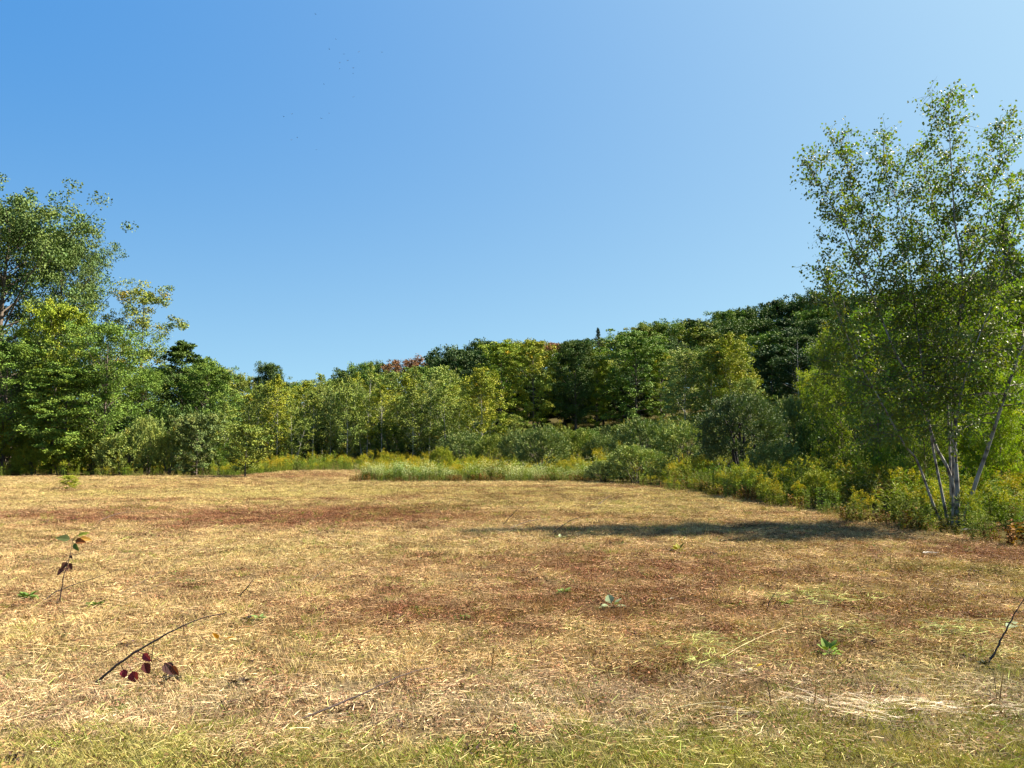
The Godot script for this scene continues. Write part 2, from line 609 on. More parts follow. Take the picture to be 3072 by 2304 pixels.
func make_protos() -> void:
	var hill := {"H": 14.0, "R": 4.6, "base": 0.15, "wide": 0.45, "pw": 0.55, "low": 0.6, "limbs": 38, "twigs": 8, "leaves": 15, "size": 0.26, "lush": 3.6, "aspect": 0.75, "clump": 0.9, "flat": 0.62, "e0": 8, "e1": 70, "trunk": 0.2, "gap": 0.05, "up": 0.9}
	proto("hill_round", hill)
	proto("hill_oval", hill.merged({"R": 3.8, "wide": 0.4, "pw": 0.8, "gap": 0.1, "e0": 20}, true))
	proto("hill_tall", hill.merged({"R": 3.2, "wide": 0.3, "pw": 0.9, "limbs": 44, "gap": 0.12, "e0": 25, "clump": 0.65}, true))
	proto("hill_ragged", hill.merged({"R": 4.0, "limbs": 26, "gap": 0.25, "clump": 0.9, "wide": 0.5, "autumn": 0.06}, true))
	var maple := {"lush": 3.3, "H": 13.0, "R": 5.0, "base": 0.07, "wide": 0.3, "pw": 0.85, "low": 0.75, "limbs": 60, "twigs": 10, "leaves": 17, "size": 0.175, "aspect": 0.9, "clump": 0.62, "flat": 0.32, "e0": 4, "e1": 66, "trunk": 0.2, "up": 1.3, "gap": 0.05, "side": 0.2}
	proto("maple_broad", maple)
	proto("maple_open", maple.merged({"R": 4.4, "limbs": 44, "gap": 0.2, "base": 0.16, "flat": 0.5, "autumn": 0.04}, true))
	proto("maple_oval", maple.merged({"R": 3.8, "wide": 0.38, "flat": 0.45, "e0": 18}, true))
	proto("aspen_tall", maple.merged({"R": 3.3, "wide": 0.38, "flat": 0.8, "e0": 28, "size": 0.14, "leaves": 20, "clump": 0.55, "up": 0.4, "tip": -0.6, "pw": 0.7, "base": 0.1}, true))
	var birch := {"lush": 1.9, "H": 9.5, "R": 1.6, "base": 0.1, "wide": 0.2, "pw": 1.4, "low": 0.75, "limbs": 60, "twigs": 6, "leaves": 16, "size": 0.112, "aspect": 0.75, "clump": 0.36, "flat": 0.9, "e0": 42, "e1": 74, "trunk": 0.07, "gap": 0.1, "up": 0.4, "tip": -0.6, "birch": true, "bark": Color(0.42, 0.40, 0.36), "limb": 0.3, "bare": 0.3, "autumn": 0.02}
	proto("birch_slim", birch)
	proto("birch_wide", birch.merged({"R": 2.1, "limbs": 70, "wide": 0.26, "pw": 1.2}, true))
	proto("birch_spire", birch.merged({"R": 2.0, "limbs": 84, "base": 0.05, "gap": 0.03, "lush": 2.9, "wide": 0.28, "low": 0.8}, true))
	proto("birch_wispy", birch.merged({"gap": 0.34, "limbs": 54, "base": 0.24}, true))
	proto("birch_twin", birch.merged({"stems": 3, "spread": 0.55, "R": 2.6, "limbs": 75}, true))
	proto("understory", {"H": 4.0, "R": 2.4, "mid": 0.45, "sprays": 330, "leaves": 18, "size": 0.17, "aspect": 0.7, "clump": 0.3, "trunk": 0.04, "stems": 5, "lumpy": 0.6, "gap": 0.5, "shrub": true})
	proto("poplar_big", {"lush": 3.8, "H": 18.0, "R": 6.6, "base": 0.09, "wide": 0.34, "pw": 0.62, "low": 0.75, "limbs": 74, "twigs": 15, "leaves": 22, "size": 0.13, "aspect": 0.85, "clump": 0.72, "flat": 0.7, "e0": 5, "e1": 68, "trunk": 0.36, "up": 0.5, "gap": 0.08, "side": 0.24, "tip": -0.5})
	proto("poplar_thin", {"lush": 3.6, "H": 13.5, "R": 2.7, "base": 0.2, "wide": 0.4, "pw": 0.55, "low": 0.6, "limbs": 30, "twigs": 8, "leaves": 26, "size": 0.11, "aspect": 0.85, "clump": 0.5, "flat": 0.75, "e0": 22, "e1": 62, "trunk": 0.17, "up": 0.5, "gap": 0.3, "tip": -0.5, "autumn": 0.1})
	proto("ash_loose", {"lush": 3.4, "H": 10.5, "R": 3.0, "base": 0.1, "wide": 0.36, "pw": 0.7, "low": 0.7, "limbs": 56, "twigs": 9, "leaves": 20, "size": 0.105, "aspect": 0.62, "clump": 0.48, "flat": 0.75, "e0": 20, "e1": 70, "trunk": 0.13, "up": 0.5, "gap": 0.1, "tip": -0.4})
	proto("edge_maple", {"lush": 3.6, "H": 11.0, "R": 3.4, "base": 0.1, "wide": 0.36, "pw": 0.7, "low": 0.8, "limbs": 58, "twigs": 9, "leaves": 19, "size": 0.125, "aspect": 0.9, "clump": 0.5, "flat": 0.4, "e0": 5, "e1": 70, "trunk": 0.16, "up": 1.2, "gap": 0.05})
	proto("maple_cone", {"lush": 3.6, "H": 11.0, "R": 3.4, "base": 0.1, "wide": 0.36, "pw": 0.7, "low": 0.8, "limbs": 58, "twigs": 9, "leaves": 19, "size": 0.125, "aspect": 0.9, "clump": 0.5, "flat": 0.4, "e0": 5, "e1": 70, "trunk": 0.16, "up": 1.2, "gap": 0.05}.merged({"R": 3.0, "wide": 0.12, "pw": 1.3, "flat": 0.5}, true))
	proto("pine", {"H": 16.0, "R": 3.6, "base": 0.1, "wide": 0.12, "pw": 1.2, "low": 0.8, "limbs": 84, "twigs": 9, "leaves": 18, "size": 0.24, "aspect": 0.22, "clump": 0.5, "flat": 0.35, "e0": 2, "e1": 35, "trunk": 0.22, "up": 0.8, "tip": 0.3, "full": false, "side": 0.16})
	proto("spruce_low", {"H": 4.0, "R": 2.2, "base": 0.04, "wide": 0.1, "pw": 1.0, "low": 0.9, "limbs": 54, "twigs": 7, "leaves": 18, "size": 0.15, "aspect": 0.3, "clump": 0.26, "flat": 0.22, "e0": 4, "e1": 40, "trunk": 0.08, "up": 1.0, "tip": 0.2, "full": false, "side": 0.14})
	var willow := {"H": 3.5, "R": 2.1, "mid": 0.48, "sprays": 640, "leaves": 20, "size": 0.165, "aspect": 0.34, "clump": 0.22, "trunk": 0.035, "shrub": true, "stems": 11}
	proto("willow_round", willow)
	proto("willow_low", willow.merged({"R": 2.3, "H": 3.0, "lumpy": 0.45}, true))
	proto("willow_loose", willow.merged({"lumpy": 0.6, "gap": 0.6, "sprays": 540, "aspect": 0.4, "clump": 0.26, "rise": 1.1}, true))
	proto("bush", {"H": 3.2, "R": 1.7, "mid": 0.45, "sprays": 520, "leaves": 19, "size": 0.12, "aspect": 0.62, "clump": 0.22, "trunk": 0.04, "shrub": true, "stems": 6, "lumpy": 0.7, "gap": 0.5, "autumn": 0.02, "rise": 0.9})
	proto("bush_layered", {"H": 3.6, "R": 1.9, "base": 0.05, "wide": 0.35, "pw": 0.7, "low": 0.9, "limbs": 64, "twigs": 8, "leaves": 18, "size": 0.11, "aspect": 0.6, "clump": 0.27, "flat": 0.25, "e0": 0, "e1": 55, "trunk": 0.07, "up": 1.2, "gap": 0.05, "shrub": true, "side": 0.15})
	proto("apple", {"H": 4.2, "R": 2.1, "mid": 0.6, "skirt": -0.75, "sprays": 1150, "leaves": 22, "size": 0.11, "aspect": 0.5, "clump": 0.2, "trunk": 0.1, "stems": 5, "lumpy": 0.28, "gap": 0.4, "bark": Color(0.022, 0.018, 0.016)})
	proto("sapling", {"H": 3.2, "R": 1.0, "base": 0.14, "wide": 0.35, "pw": 0.7, "low": 0.7, "limbs": 40, "twigs": 6, "leaves": 15, "size": 0.10, "aspect": 0.65, "clump": 0.24, "flat": 0.6, "e0": 10, "e1": 60, "trunk": 0.045, "up": 0.7, "gap": 0.1, "bark": Color(0.12, 0.1, 0.08)})
	proto("aspen_near", {"H": 8.0, "R": 2.3, "base": 0.08, "wide": 0.4, "pw": 0.6, "low": 0.8, "limbs": 70, "twigs": 9, "lush": 2.6, "leaves": 24, "size": 0.085, "aspect": 0.85, "clump": 0.42, "flat": 0.8, "e0": 15, "e1": 65, "trunk": 0.08, "up": 0.4, "gap": 0.12, "tip": -0.5, "autumn": 0.03})
	proto("snag", {"H": 9.0, "R": 2.2, "base": 0.15, "wide": 0.3, "pw": 0.8, "low": 0.8, "limbs": 46, "twigs": 1, "leaves": 0, "size": 0.1, "aspect": 0.5, "clump": 0.1, "e0": -10, "e1": 50, "trunk": 0.11, "bark": Color(0.30, 0.28, 0.26), "full": false})


func place_trees() -> void:
	for t in TREES:
		plant(t[0], t[1], t[2], t[3], t[4], t[5], t[6], t[7], t[8], t[9])


# ---------------------------------------------------------------- the clump of birches by the field edge
func birch_clump() -> void:
	rng.seed = 4242
	var bark := solid("birch bark", Color(1, 1, 1), 0.7)
	var lm := solid("birch leaves", Color(0.26, 0.345, 0.062), 0.5, Color(0.84, 0.92, 0.34), 0.35)
	var root := thing("birch_tree", "tall clump of grey birches with white banded trunks at the right field edge", "tree", at(BIRCH_AT.x, BIRCH_AT.y))
	for s in STEMS:
		var wood := Buf.new()
		var leaves := Buf.new()
		var path := Curve3D.new()
		for k in s.path.size():
			var a: Vector3 = s.path[maxi(k - 1, 0)]
			var b: Vector3 = s.path[mini(k + 1, s.path.size() - 1)]
			path.add_point(s.path[k] - root.position, (a - b) * 0.16, (b - a) * 0.16)
		var length: float = path.get_baked_length()
		var steps := int(length / 0.09)
		var pts := PackedVector3Array()
		var rad := PackedFloat32Array()
		var cols := PackedColorArray()
		var dark := 0
		for k in steps + 1:
			var t := float(k) / steps
			pts.append(path.sample_baked(length * t))
			rad.append(maxf(0.008, 0.62 * s.r * (1.0 - 0.9 * pow(t, 0.85)) * (1.0 + 0.35 * exp(-t * length * 3.0)) * rf(0.95, 1.05)))
			if dark > 0:
				dark -= 1
			elif rng.randf() < 0.3:
				dark = 1 if rng.randf() < 0.7 else 2
			var up := smoothstep(0.55, 0.95, t)
			var pale := Color(0.25, 0.235, 0.215).lerp(Color(0.20, 0.15, 0.12), up)
			cols.append(Color(0.06, 0.05, 0.045) if dark > 0 or t * length < 0.25 else tone(pale, rf(0.75, 1.1)))
		wood.tube(pts, rad, 8, cols)
		var y: float = s.from * length
		var k := 0
		while y < length:
			var t: float = y / length
			k += 1
			var up := smoothstep(s.from, 1.0, t)
			var p := path.sample_baked(y)
			var az := k * 2.39996 + rf(-0.4, 0.4)
			var el := deg_to_rad(lerpf(12, 56, up) + rf(-10, 10))
			var dir := Vector3(cos(az) * cos(el), sin(el), sin(az) * cos(el))
			var ln: float = 1.4 * s.reach * lerpf(1.0, 0.36, pow(up, 1.2)) * rf(0.6, 1.15)
			var bp := PackedVector3Array()
			for q in 5:
				var e := q / 4.0
				bp.append(p + dir * (ln * e) + Vector3(0, -0.22 * ln * e * e, 0) + ball() * (0.035 * e))
			var br := lerpf(0.013, 0.006, up)
			wood.tube(bp, PackedFloat32Array([br, br * 0.8, br * 0.6, br * 0.45, br * 0.2]), 4, PackedColorArray([Color(0.07, 0.05, 0.042)]))
			var twigs := int(ln * s.dense * 14.0) + 4
			for q in twigs:
				var e := rf(0.12, 1.0)
				var g := e * 4.0
				var g0 := mini(int(g), 3)
				var c0 := bp[g0].lerp(bp[g0 + 1], g - g0)
				var td := (dir * 0.6 + ball() + Vector3(0, -0.15, 0)).normalized()
				var tl := rf(0.15, 0.5)
				var tip := c0 + td * tl + Vector3(0, -0.25 * tl, 0)
				wood.tube(PackedVector3Array([c0, c0.lerp(tip, 0.5) + Vector3(0, 0.02, 0), tip]), PackedFloat32Array([0.0035, 0.003, 0.0015]), 3, PackedColorArray([Color(0.07, 0.05, 0.042)]))
				var hue := rf(-1, 1)
				var fall := rng.randf() < 0.05
				for z in int(rf(6, 12)):
					var f := rf(0.2, 1.05)
					var lp := c0.lerp(tip, f) + ball() * 0.09
					var d := (ball() * 0.8 + Vector3(0, -0.75, 0)).normalized()
					var sz := rf(0.05, 0.08)
					var b := rf(0.75, 1.2)
					var lc := Color(b * (1.0 + 0.2 * hue), b, b * (1.0 - 0.1 * hue))
					if fall:
						lc = Color(b * 1.9, b * 1.35, b * 0.8)
					leaves.leaf(lp, d, (ball() + Vector3(0, 0.3, 0)).normalized(), sz, sz * 0.82, tone(lc, 0.5))
			y += s.gap * rf(0.7, 1.3)
		obj("trunk", wood.mesh(bark), root)
		obj("crown", leaves.mesh(lm), root)


# ---------------------------------------------------------------- tall plants round the field
func herb(stems: int, h: float, spread: float, leaf_n: int, leaf_l: float, leaf_w: float, stalk: Color, green: Color, head: Callable, up := 0.4) -> ArrayMesh:
	var b := Buf.new()
	for s in stems:
		var p := Vector3(rf(-1, 1), 0, rf(-1, 1)) * spread
		var hh := h * rf(0.7, 1.1)
		var lean := Vector3(rf(-1, 1), 0, rf(-1, 1)) * (0.14 * hh)
		b.blade(p + Vector3(0, -0.05, 0), Vector3.UP, lean * 1.2, hh, 0.014, stalk)
		for l in leaf_n:
			var t := rf(0.08, 0.97)
			var q := p + Vector3(0, hh * t, 0) + lean * (t * t) * 0.6
			var a := rf(0, TAU)
			var e := rf(-0.4, 0.9)
			var d := Vector3(cos(a) * cos(e), sin(e), sin(a) * cos(e))
			var k := rf(0.72, 1.2)
			b.leaf(q, d, (Vector3(0, 1, 0) + ball() * 0.7).normalized(), leaf_l * rf(0.8, 1.6), leaf_w * rf(0.9, 1.7), Color(green.r * k * rf(0.9, 1.15), green.g * k, green.b * k))
		head.call(b, p + Vector3(0, hh, 0) + lean * 0.6, hh, lean.normalized())
	return b.mesh(solid("herbs", Color(1.1, 1.15, 0.85), 0.7, Color(0.7, 0.76, 0.32), 0.2))


func meadow() -> void:
	rng.seed = 99
	var none := func(_b: Buf, _p: Vector3, _h: float, _l: Vector3) -> void: pass
	var plume := func(b: Buf, p: Vector3, h: float, l: Vector3) -> void:
		for k in 46:
			var t := rng.randf()
			var w := 0.13 * (1.0 - t * 0.8)
			var q := p + Vector3(0, -0.24 + 0.28 * t, 0) * (h / 1.1) + l * (0.1 * t * t) + Vector3(rf(-w, w), rf(-0.02, 0.03), rf(-w, w))
			var y := rf(0.75, 1.2)
			b.leaf(q, (ball() + Vector3(0, 0.7, 0)).normalized(), ball(), rf(0.03, 0.055), 0.028, Color(0.30 * y, 0.235 * y, 0.028))
	var stars := func(b: Buf, p: Vector3, _h: float, _l: Vector3) -> void:
		for k in 11:
			var q := p + Vector3(rf(-0.16, 0.16), rf(-0.22, 0.06), rf(-0.16, 0.16))
			var y := rf(0.75, 1.0)
			b.leaf(q, ball(), (Vector3(0, 1, 0) + ball() * 0.5).normalized(), 0.035, 0.035, Color(0.62 * y, 0.60 * y, 0.48 * y))
	var seeds := func(b: Buf, p: Vector3, _h: float, _l: Vector3) -> void:
		for k in 14:
			var q := p + Vector3(rf(-0.06, 0.06), rf(-0.2, 0.05), rf(-0.06, 0.06))
			b.leaf(q, (ball() + Vector3(0, 0.5, 0)).normalized(), ball(), 0.04, 0.02, Color(0.16, 0.09, 0.05))
	var yel := Color(0.150, 0.180, 0.030)
	var grn := Color(0.105, 0.140, 0.032)
	var kinds := {
		"goldenrod": [herb(7, 1.15, 0.3, 26, 0.1, 0.018, Color(0.12, 0.13, 0.04), yel, plume), herb(6, 1.05, 0.34, 30, 0.1, 0.018, Color(0.13, 0.13, 0.04), grn, plume), herb(5, 0.95, 0.3, 28, 0.11, 0.02, Color(0.12, 0.13, 0.04), yel, plume)],
		"weeds": [herb(8, 1.1, 0.32, 34, 0.11, 0.022, Color(0.12, 0.13, 0.05), yel, none), herb(7, 1.0, 0.34, 36, 0.1, 0.026, Color(0.12, 0.11, 0.05), grn, none), herb(6, 0.9, 0.34, 30, 0.12, 0.032, Color(0.13, 0.12, 0.05), Color(0.13, 0.15, 0.05), seeds)],
		"asters": [herb(7, 0.9, 0.32, 24, 0.08, 0.016, Color(0.1, 0.1, 0.05), Color(0.10, 0.13, 0.05), stars), herb(6, 0.8, 0.34, 22, 0.08, 0.016, Color(0.1, 0.09, 0.05), Color(0.12, 0.14, 0.05), stars)],
		"brambles": [herb(9, 0.5, 0.38, 16, 0.07, 0.05, Color(0.10, 0.05, 0.035), Color(0.11, 0.10, 0.03), none), herb(8, 0.55, 0.36, 16, 0.07, 0.05, Color(0.12, 0.06, 0.04), Color(0.13, 0.075, 0.03), none), herb(9, 0.5, 0.4, 12, 0.06, 0.04, Color(0.15, 0.07, 0.045), Color(0.12, 0.055, 0.035), none)],
		"tall_grass": [grass_tuft(70, 0.75, 0.3, 0.35, 0.006), grass_tuft(60, 0.65, 0.35, 0.5, 0.006)],
	}
	# where each kind grows: x from, x to, depth from, depth to, how many to the square metre, kinds with their shares, name for the place
	var beds := [
		{"x": [-46, -8], "d": [42, 58], "n": 5.0, "of": {"goldenrod": 0.42, "weeds": 0.44, "tall_grass": 0.14}, "where": "along the left field edge below the tall trees", "short": 0.85},
		{"x": [-9, 5], "d": [36.5, 41.5], "n": 7.0, "of": {"asters": 0.54, "weeds": 0.18, "brambles": 0.16, "tall_grass": 0.12}, "where": "at the front of the uncut plot in mid field", "short": 0.85},
		{"x": [-9, 14], "d": [41, 60], "n": 4.5, "of": {"goldenrod": 0.62, "weeds": 0.2, "asters": 0.1, "tall_grass": 0.08}, "where": "across the back of the uncut plot", "short": 0.8},
		{"x": [3, 14], "d": [17, 38], "n": 6.0, "of": {"goldenrod": 0.34, "weeds": 0.4, "asters": 0.06, "brambles": 0.12, "tall_grass": 0.08}, "where": "between the shrubs on the right field edge", "short": 0.85},
		{"x": [6.5, 19], "d": [9, 17.2], "n": 8.0, "of": {"goldenrod": 0.22, "weeds": 0.5, "brambles": 0.14, "tall_grass": 0.14}, "where": "round the foot of the birch clump", "short": 0.85},
		{"x": [12, 46], "d": [17, 62], "n": 2.4, "of": {"weeds": 0.5, "goldenrod": 0.26, "tall_grass": 0.24}, "where": "on the rough ground behind the right shrubs", "short": 0.9},
		{"x": [-30, 62], "d": [58, 118], "n": 1.5, "of": {"tall_grass": 0.6, "goldenrod": 0.22, "weeds": 0.18}, "where": "in the clearing below the maples", "short": 1.0},
	]
	var say := {
		"goldenrod": ["goldenrod", "yellow plumed goldenrod standing"], "weeds": ["tall_weeds", "leafy yellow-green tall weeds growing"], "asters": ["white_asters", "small white flowered asters growing"],
		"brambles": ["bramble_undergrowth", "low reddish brambles and leaf litter"], "tall_grass": ["tall_grass", "uncut tall olive grass standing"],
	}
	var shrubs: Array[Vector3] = []
	for t in TREES:
		if t[4] < 60.0 and t[8] in ["bush", "shrub"] or t[1] in ["apple_tree", "young_tree"]:
			shrubs.append(Vector3(t[3], t[4], t[6] if t[8] != "tree" else 1.4))
	for bed in beds:
		var places := {}
		var cols := {}
		var area: float = (bed.x[1] - bed.x[0]) * (bed.d[1] - bed.d[0])
		for k in int(area * bed.n):
			var x := rf(bed.x[0], bed.x[1])
			var d := rf(bed.d[0], bed.d[1])
			if absf(x) > d * 0.80 + 4.0:
				continue
			var e := inside(x, d)
			if e > 0.05:
				continue
			var crowded := false
			for q in shrubs:
				if absf(x - q.x) < q.z * 0.5 and d > q.y - q.z * 0.5 - 1.6 and d < q.y + 0.6:
					crowded = true
			if crowded and rng.randf() < 0.8:
				continue
			var kind := ""
			var patch := n_low.get_noise_2d(x * 2.6 + 300.0, d * 2.6)
			var pick := clampf(rng.randf() * 0.8 + 0.1 + patch * 0.8, 0.0, 0.999)
			for name in bed.of:
				pick -= bed.of[name]
				if pick < 0:
					kind = name
					break
			if kind == "":
				kind = bed.of.keys()[0]
			if e > -1.0 and bed.of.has("brambles") and rng.randf() < 0.7:
				kind = "brambles"
			var v: int = rng.randi() % kinds[kind].size()
			var key := "%s/%d" % [kind, v]
			if not places.has(key):
				places[key] = []
				cols[key] = []
			var s: float = rf(0.62, 1.15) * bed.short * clampf(0.72 - e * 0.2, 0.72, 1.0) * (1.0 + 0.55 * n_low.get_noise_2d(x * 5.0 + 11.0, d * 5.0))
			if crowded:
				s *= 0.55
			if bump(x, d, 8.8, 14.4, 1.7, 1.25) > 0.4:
				s *= 0.7
			places[key].append(spot(x, d, s, rf(0.85, 1.15)))
			var k2 := rf(0.8, 1.15)
			var hue := n_low.get_noise_2d(x * 3.0, d * 3.0 + 70.0)
			if kind == "tall_grass":
				var g := Color(0.17, 0.17, 0.05).lerp(Color(0.34, 0.26, 0.10), clampf(hue * 1.4 + 0.4, 0, 1))
				cols[key].append(tone(g, k2))
			else:
				cols[key].append(Color(k2 * (1.0 + hue * 0.35), k2, k2 * 0.95))
		for name in bed.of:
			var whole: Node3D = null
			for v in kinds[name].size():
				var key := "%s/%d" % [name, v]
				if places.has(key):
					if whole == null:
						whole = mass(say[name][0], "%s %s" % [say[name][1], bed.where], say[name][0].replace("_", " "))
					stuff(whole, "clump", kinds[name][v], places[key], cols[key])


# ---------------------------------------------------------------- the mown sward
func grass_tuft(blades: int, h: float, spread: float, bend: float, w: float) -> ArrayMesh:
	var b := Buf.new()
	for k in blades:
		var a := rf(0, TAU)
		var r := spread * sqrt(rng.randf())
		var p := Vector3(cos(a) * r, -0.01, sin(a) * r)
		var e := a + rf(-0.9, 0.9)
		var out := Vector3(cos(e), 0, sin(e)) * (h * bend * rf(0.2, 1.3))
		var q := rf(0.45, 1.3)
		b.blade(p, (Vector3.UP + Vector3(cos(e), 0, sin(e)) * 0.25).normalized(), (out + Vector3(0, -0.25 * bend * h, 0)) / maxf(h, 0.01) * 1.0, h * rf(0.45, 1.1), w * rf(0.7, 1.3), Color(q * rf(0.92, 1.12), q, q * rf(0.85, 1.05)) * 0.5)
	return b.mesh(solid("grass blades", Color(2, 2, 2), 0.7, Color(0.6, 0.62, 0.35), 0.2))


func straw_mat(blades: int, size: float, spread: float, w: float, aim := -1.0) -> ArrayMesh:
	var b := Buf.new()
	for k in blades:
		var r := spread * sqrt(rng.randf())
		var a := rf(0, TAU)
		var p := Vector3(cos(a) * r, rf(0.0, 0.06), sin(a) * r)
		var e := rf(0, TAU) if aim < 0 else aim + rng.randfn() * 0.4 + (PI if rng.randf() < 0.5 else 0.0)
		var d := Vector3(cos(e), rf(-0.08, 0.32), sin(e)).normalized()
		var q := rf(0.35, 1.45)
		var tint := Color(q * rf(0.95, 1.08), q, q * rf(0.88, 1.1)) * 0.5
		var r2 := rng.randf()
		if r2 < 0.24:
			tint = Color(q * 0.22, q * 0.14, q * 0.12)
		elif r2 < 0.33:
			tint = Color(q * 0.27, q * 0.42, q * 0.2)
		b.blade(p, d, Vector3(rf(-0.3, 0.3), rf(-0.25, 0.05), rf(-0.3, 0.3)), size * rf(0.3, 1.2), w * rf(0.7, 1.35), tint)
	return b.mesh(solid("grass blades", Color(2, 2, 2), 0.7, Color(0.6, 0.62, 0.35), 0.2))


func crumbs(count: int, size: float, spread: float) -> ArrayMesh:
	var b := Buf.new()
	for k in count:
		var r := spread * sqrt(rng.randf())
		var a := rf(0, TAU)
		var q := rf(0.35, 1.35)
		b.leaf(Vector3(cos(a) * r, rf(0.005, 0.05), sin(a) * r), (ball() * Vector3(1, 0.5, 1)).normalized(), (ball() + Vector3.UP).normalized(), size * rf(0.4, 1.3), size * rf(0.2, 0.6), Color(q * rf(0.95, 1.1), q, q) * 0.5)
	for k in int(count * 0.3):
		var r := spread * sqrt(rng.randf())
		var a := rf(0, TAU)
		b.blade(Vector3(cos(a) * r, -0.01, sin(a) * r), (Vector3.UP + ball() * 0.4).normalized(), ball() * 0.1, rf(0.03, 0.10), 0.004, tone(Color(1.0, 0.9, 0.85), rf(0.25, 0.55)))
	return b.mesh(solid("grass blades", Color(2, 2, 2), 0.7, Color(0.6, 0.62, 0.35), 0.2))


func turf() -> void:
	rng.seed = 2024
	var sets := {
		"straw": [straw_mat(60, 0.11, 0.22, 0.0036), straw_mat(60, 0.085, 0.22, 0.0038), straw_mat(48, 0.16, 0.24, 0.0034)],
		"stubble": [grass_tuft(64, 0.09, 0.2, 0.5, 0.0038), grass_tuft(56, 0.12, 0.22, 0.7, 0.0036)],
		"litter": [crumbs(44, 0.035, 0.2), crumbs(38, 0.045, 0.22)],
		"tufts": [grass_tuft(46, 0.17, 0.1, 0.8, 0.005), grass_tuft(36, 0.14, 0.12, 1.0, 0.006)],
		"leafy": [crumbs(26, 0.06, 0.13)],
	}
	var places := {}
	var cols := {}
	for name in sets:
		for v in sets[name].size():
			places["%s/%d" % [name, v]] = []
			cols["%s/%d" % [name, v]] = []
	var put := func(name: String, x: float, d: float, s: float, tall: float, c: Color) -> void:
		var key := "%s/%d" % [name, rng.randi() % sets[name].size()]
		places[key].append(spot(x, d, s, tall))
		cols[key].append(c)
	# rows of rising depth: fewer and larger clumps as the distance grows
	var d := 1.2
	while d < 57.0:
		var step := 0.05 + 0.0052 * d
		var half := 0.74 * d + 1.6
		var n := int(2.0 * half / step)
		var s := clampf(0.62 + d * 0.022, 0.66, 1.6)
		for k in n:
			var x := rf(-half, half)
			var dd := d + rf(-step, step)
			var e := inside(x, dd)
			if e < -0.5:
				continue
			var c := sward(x, dd)
			var r := rng.randf()
			var k1 := rf(0.42, 1.6) * (1.0 + 0.25 * n_mid.get_noise_2d(x * 1.6 + 20.0, dd * 1.6))
			var g := clampf((c.g - c.r * 0.72) * 8.0, 0, 1)
			var br := clampf((0.42 - c.r) * 3.2 - g, 0, 1)
			if r < lerpf(0.40, 0.16, maxf(br, g)):
				put.call("straw", x, dd, s, rf(0.7, 1.2), tone(c.lerp(STRAW, 0.22), k1))
			elif r < lerpf(0.80, 0.45, br):
				put.call("stubble", x, dd, s, rf(0.6, 1.15), tone(c, k1 * 1.05))
			else:
				put.call("litter", x, dd, s, rf(0.7, 1.1), tone(c.lerp(BROWN, 0.7), k1 * 0.75))
			if d < 24 and rng.randf() < 0.045 + g * 0.08:
				put.call("tufts", x, dd, s * rf(0.5, 1.0), rf(0.6, 1.1), tone(GREEN.lerp(GOLD, rf(0, 0.5)), rf(0.8, 1.2)))
			if d < 24 and rng.randf() < 0.022:
				put.call("leafy", x, dd, s * rf(0.5, 1.1), rf(0.6, 1.2), tone(Color(0.10, 0.15, 0.035).lerp(Color(0.06, 0.035, 0.03), 0.0 if rng.randf() < 0.5 else 1.0), rf(0.8, 1.2)))
		d += step
	# the band of living grass nearest the viewer
	for k in 4200:
		var x := rf(-4.5, 4.5)
		var dd := rf(1.4, 4.9)
		var b := n_mid.get_noise_2d(x * 0.6, dd * 0.6)
		if dd + b * 0.8 - x * 0.07 > 4.75:
			continue
		put.call("tufts", x, dd, rf(0.35, 0.75), rf(0.6, 1.0), tone(GREEN.lerp(GOLD, clampf(rf(0.0, 0.75) - b * 0.7, 0, 1)), rf(0.85, 1.35)))
	var say := {
		"straw": ["mown_straw", "dry pale hay lying flat over the mown field"], "stubble": ["grass_stubble", "short cut grass stubble covering the mown field"], "litter": ["leaf_litter", "reddish brown chopped leaf litter on the mown field"],
		"tufts": ["grass_tufts", "green grass tufts growing up through the hay"], "leafy": ["low_weeds", "low broad leaved weeds scattered in the mown field"],
	}
	for name in sets:
		var whole := mass(say[name][0], say[name][1], "leaf litter" if name == "litter" else "grass")
		for v in sets[name].size():
			var key := "%s/%d" % [name, v]
			stuff(whole, "clump", sets[name][v], places[key], cols[key])
	# the swathe of bleached straw at the lower right, combed one way
	var comb := straw_mat(46, 0.3, 0.2, 0.0034, 0.25)
	var pl := []
	var cl := []
	for k in 30:
		var t := clampf(0.62 + rng.randfn() * 0.24, -0.1, 1.2)
		var x := lerpf(1.3, 3.0, t)
		var dd := 4.86 + 0.10 * sin(t * 4.0) + rng.randfn() * 0.07
		pl.append(Transform3D(Basis(Vector3.UP, rng.randfn() * 0.45).scaled(Vector3(1, 0.7, 1) * rf(0.35, 0.85)), at(x, dd, -0.004)))
		cl.append(tone(Color(0.50, 0.42, 0.31), rf(0.8, 1.2)))
	stuff(mass("bleached_straw", "swathe of bleached flattened straw at the lower right", "straw"), "clump", comb, pl, cl)
	var gl := []
	var gc := []
	var loose := straw_mat(30, 0.15, 0.16, 0.004)
	for k in 110:
		var q: Array = [[1.75, 6.6], [3.7, 6.5], [1.5, 6.05], [3.9, 7.1], [3.2, 8.3], [2.9, 6.9]][k % 6]
		gl.append(Transform3D(Basis(Vector3.UP, rf(0, TAU)).scaled(Vector3.ONE * rf(0.5, 1.0)), at(q[0] + rng.randfn() * 0.3, q[1] + rng.randfn() * 0.22, 0.01)))
		gc.append(tone(Color(0.25, 0.31, 0.085).lerp(STRAW, rf(0, 0.5)), rf(0.7, 1.2)))
	stuff(mass("cut_green_grass", "freshly cut pale green grass lying in swathes on the right", "cut grass"), "clump", loose, gl, gc)
	# thin dead stalks left standing by the mower
	var st := Buf.new()
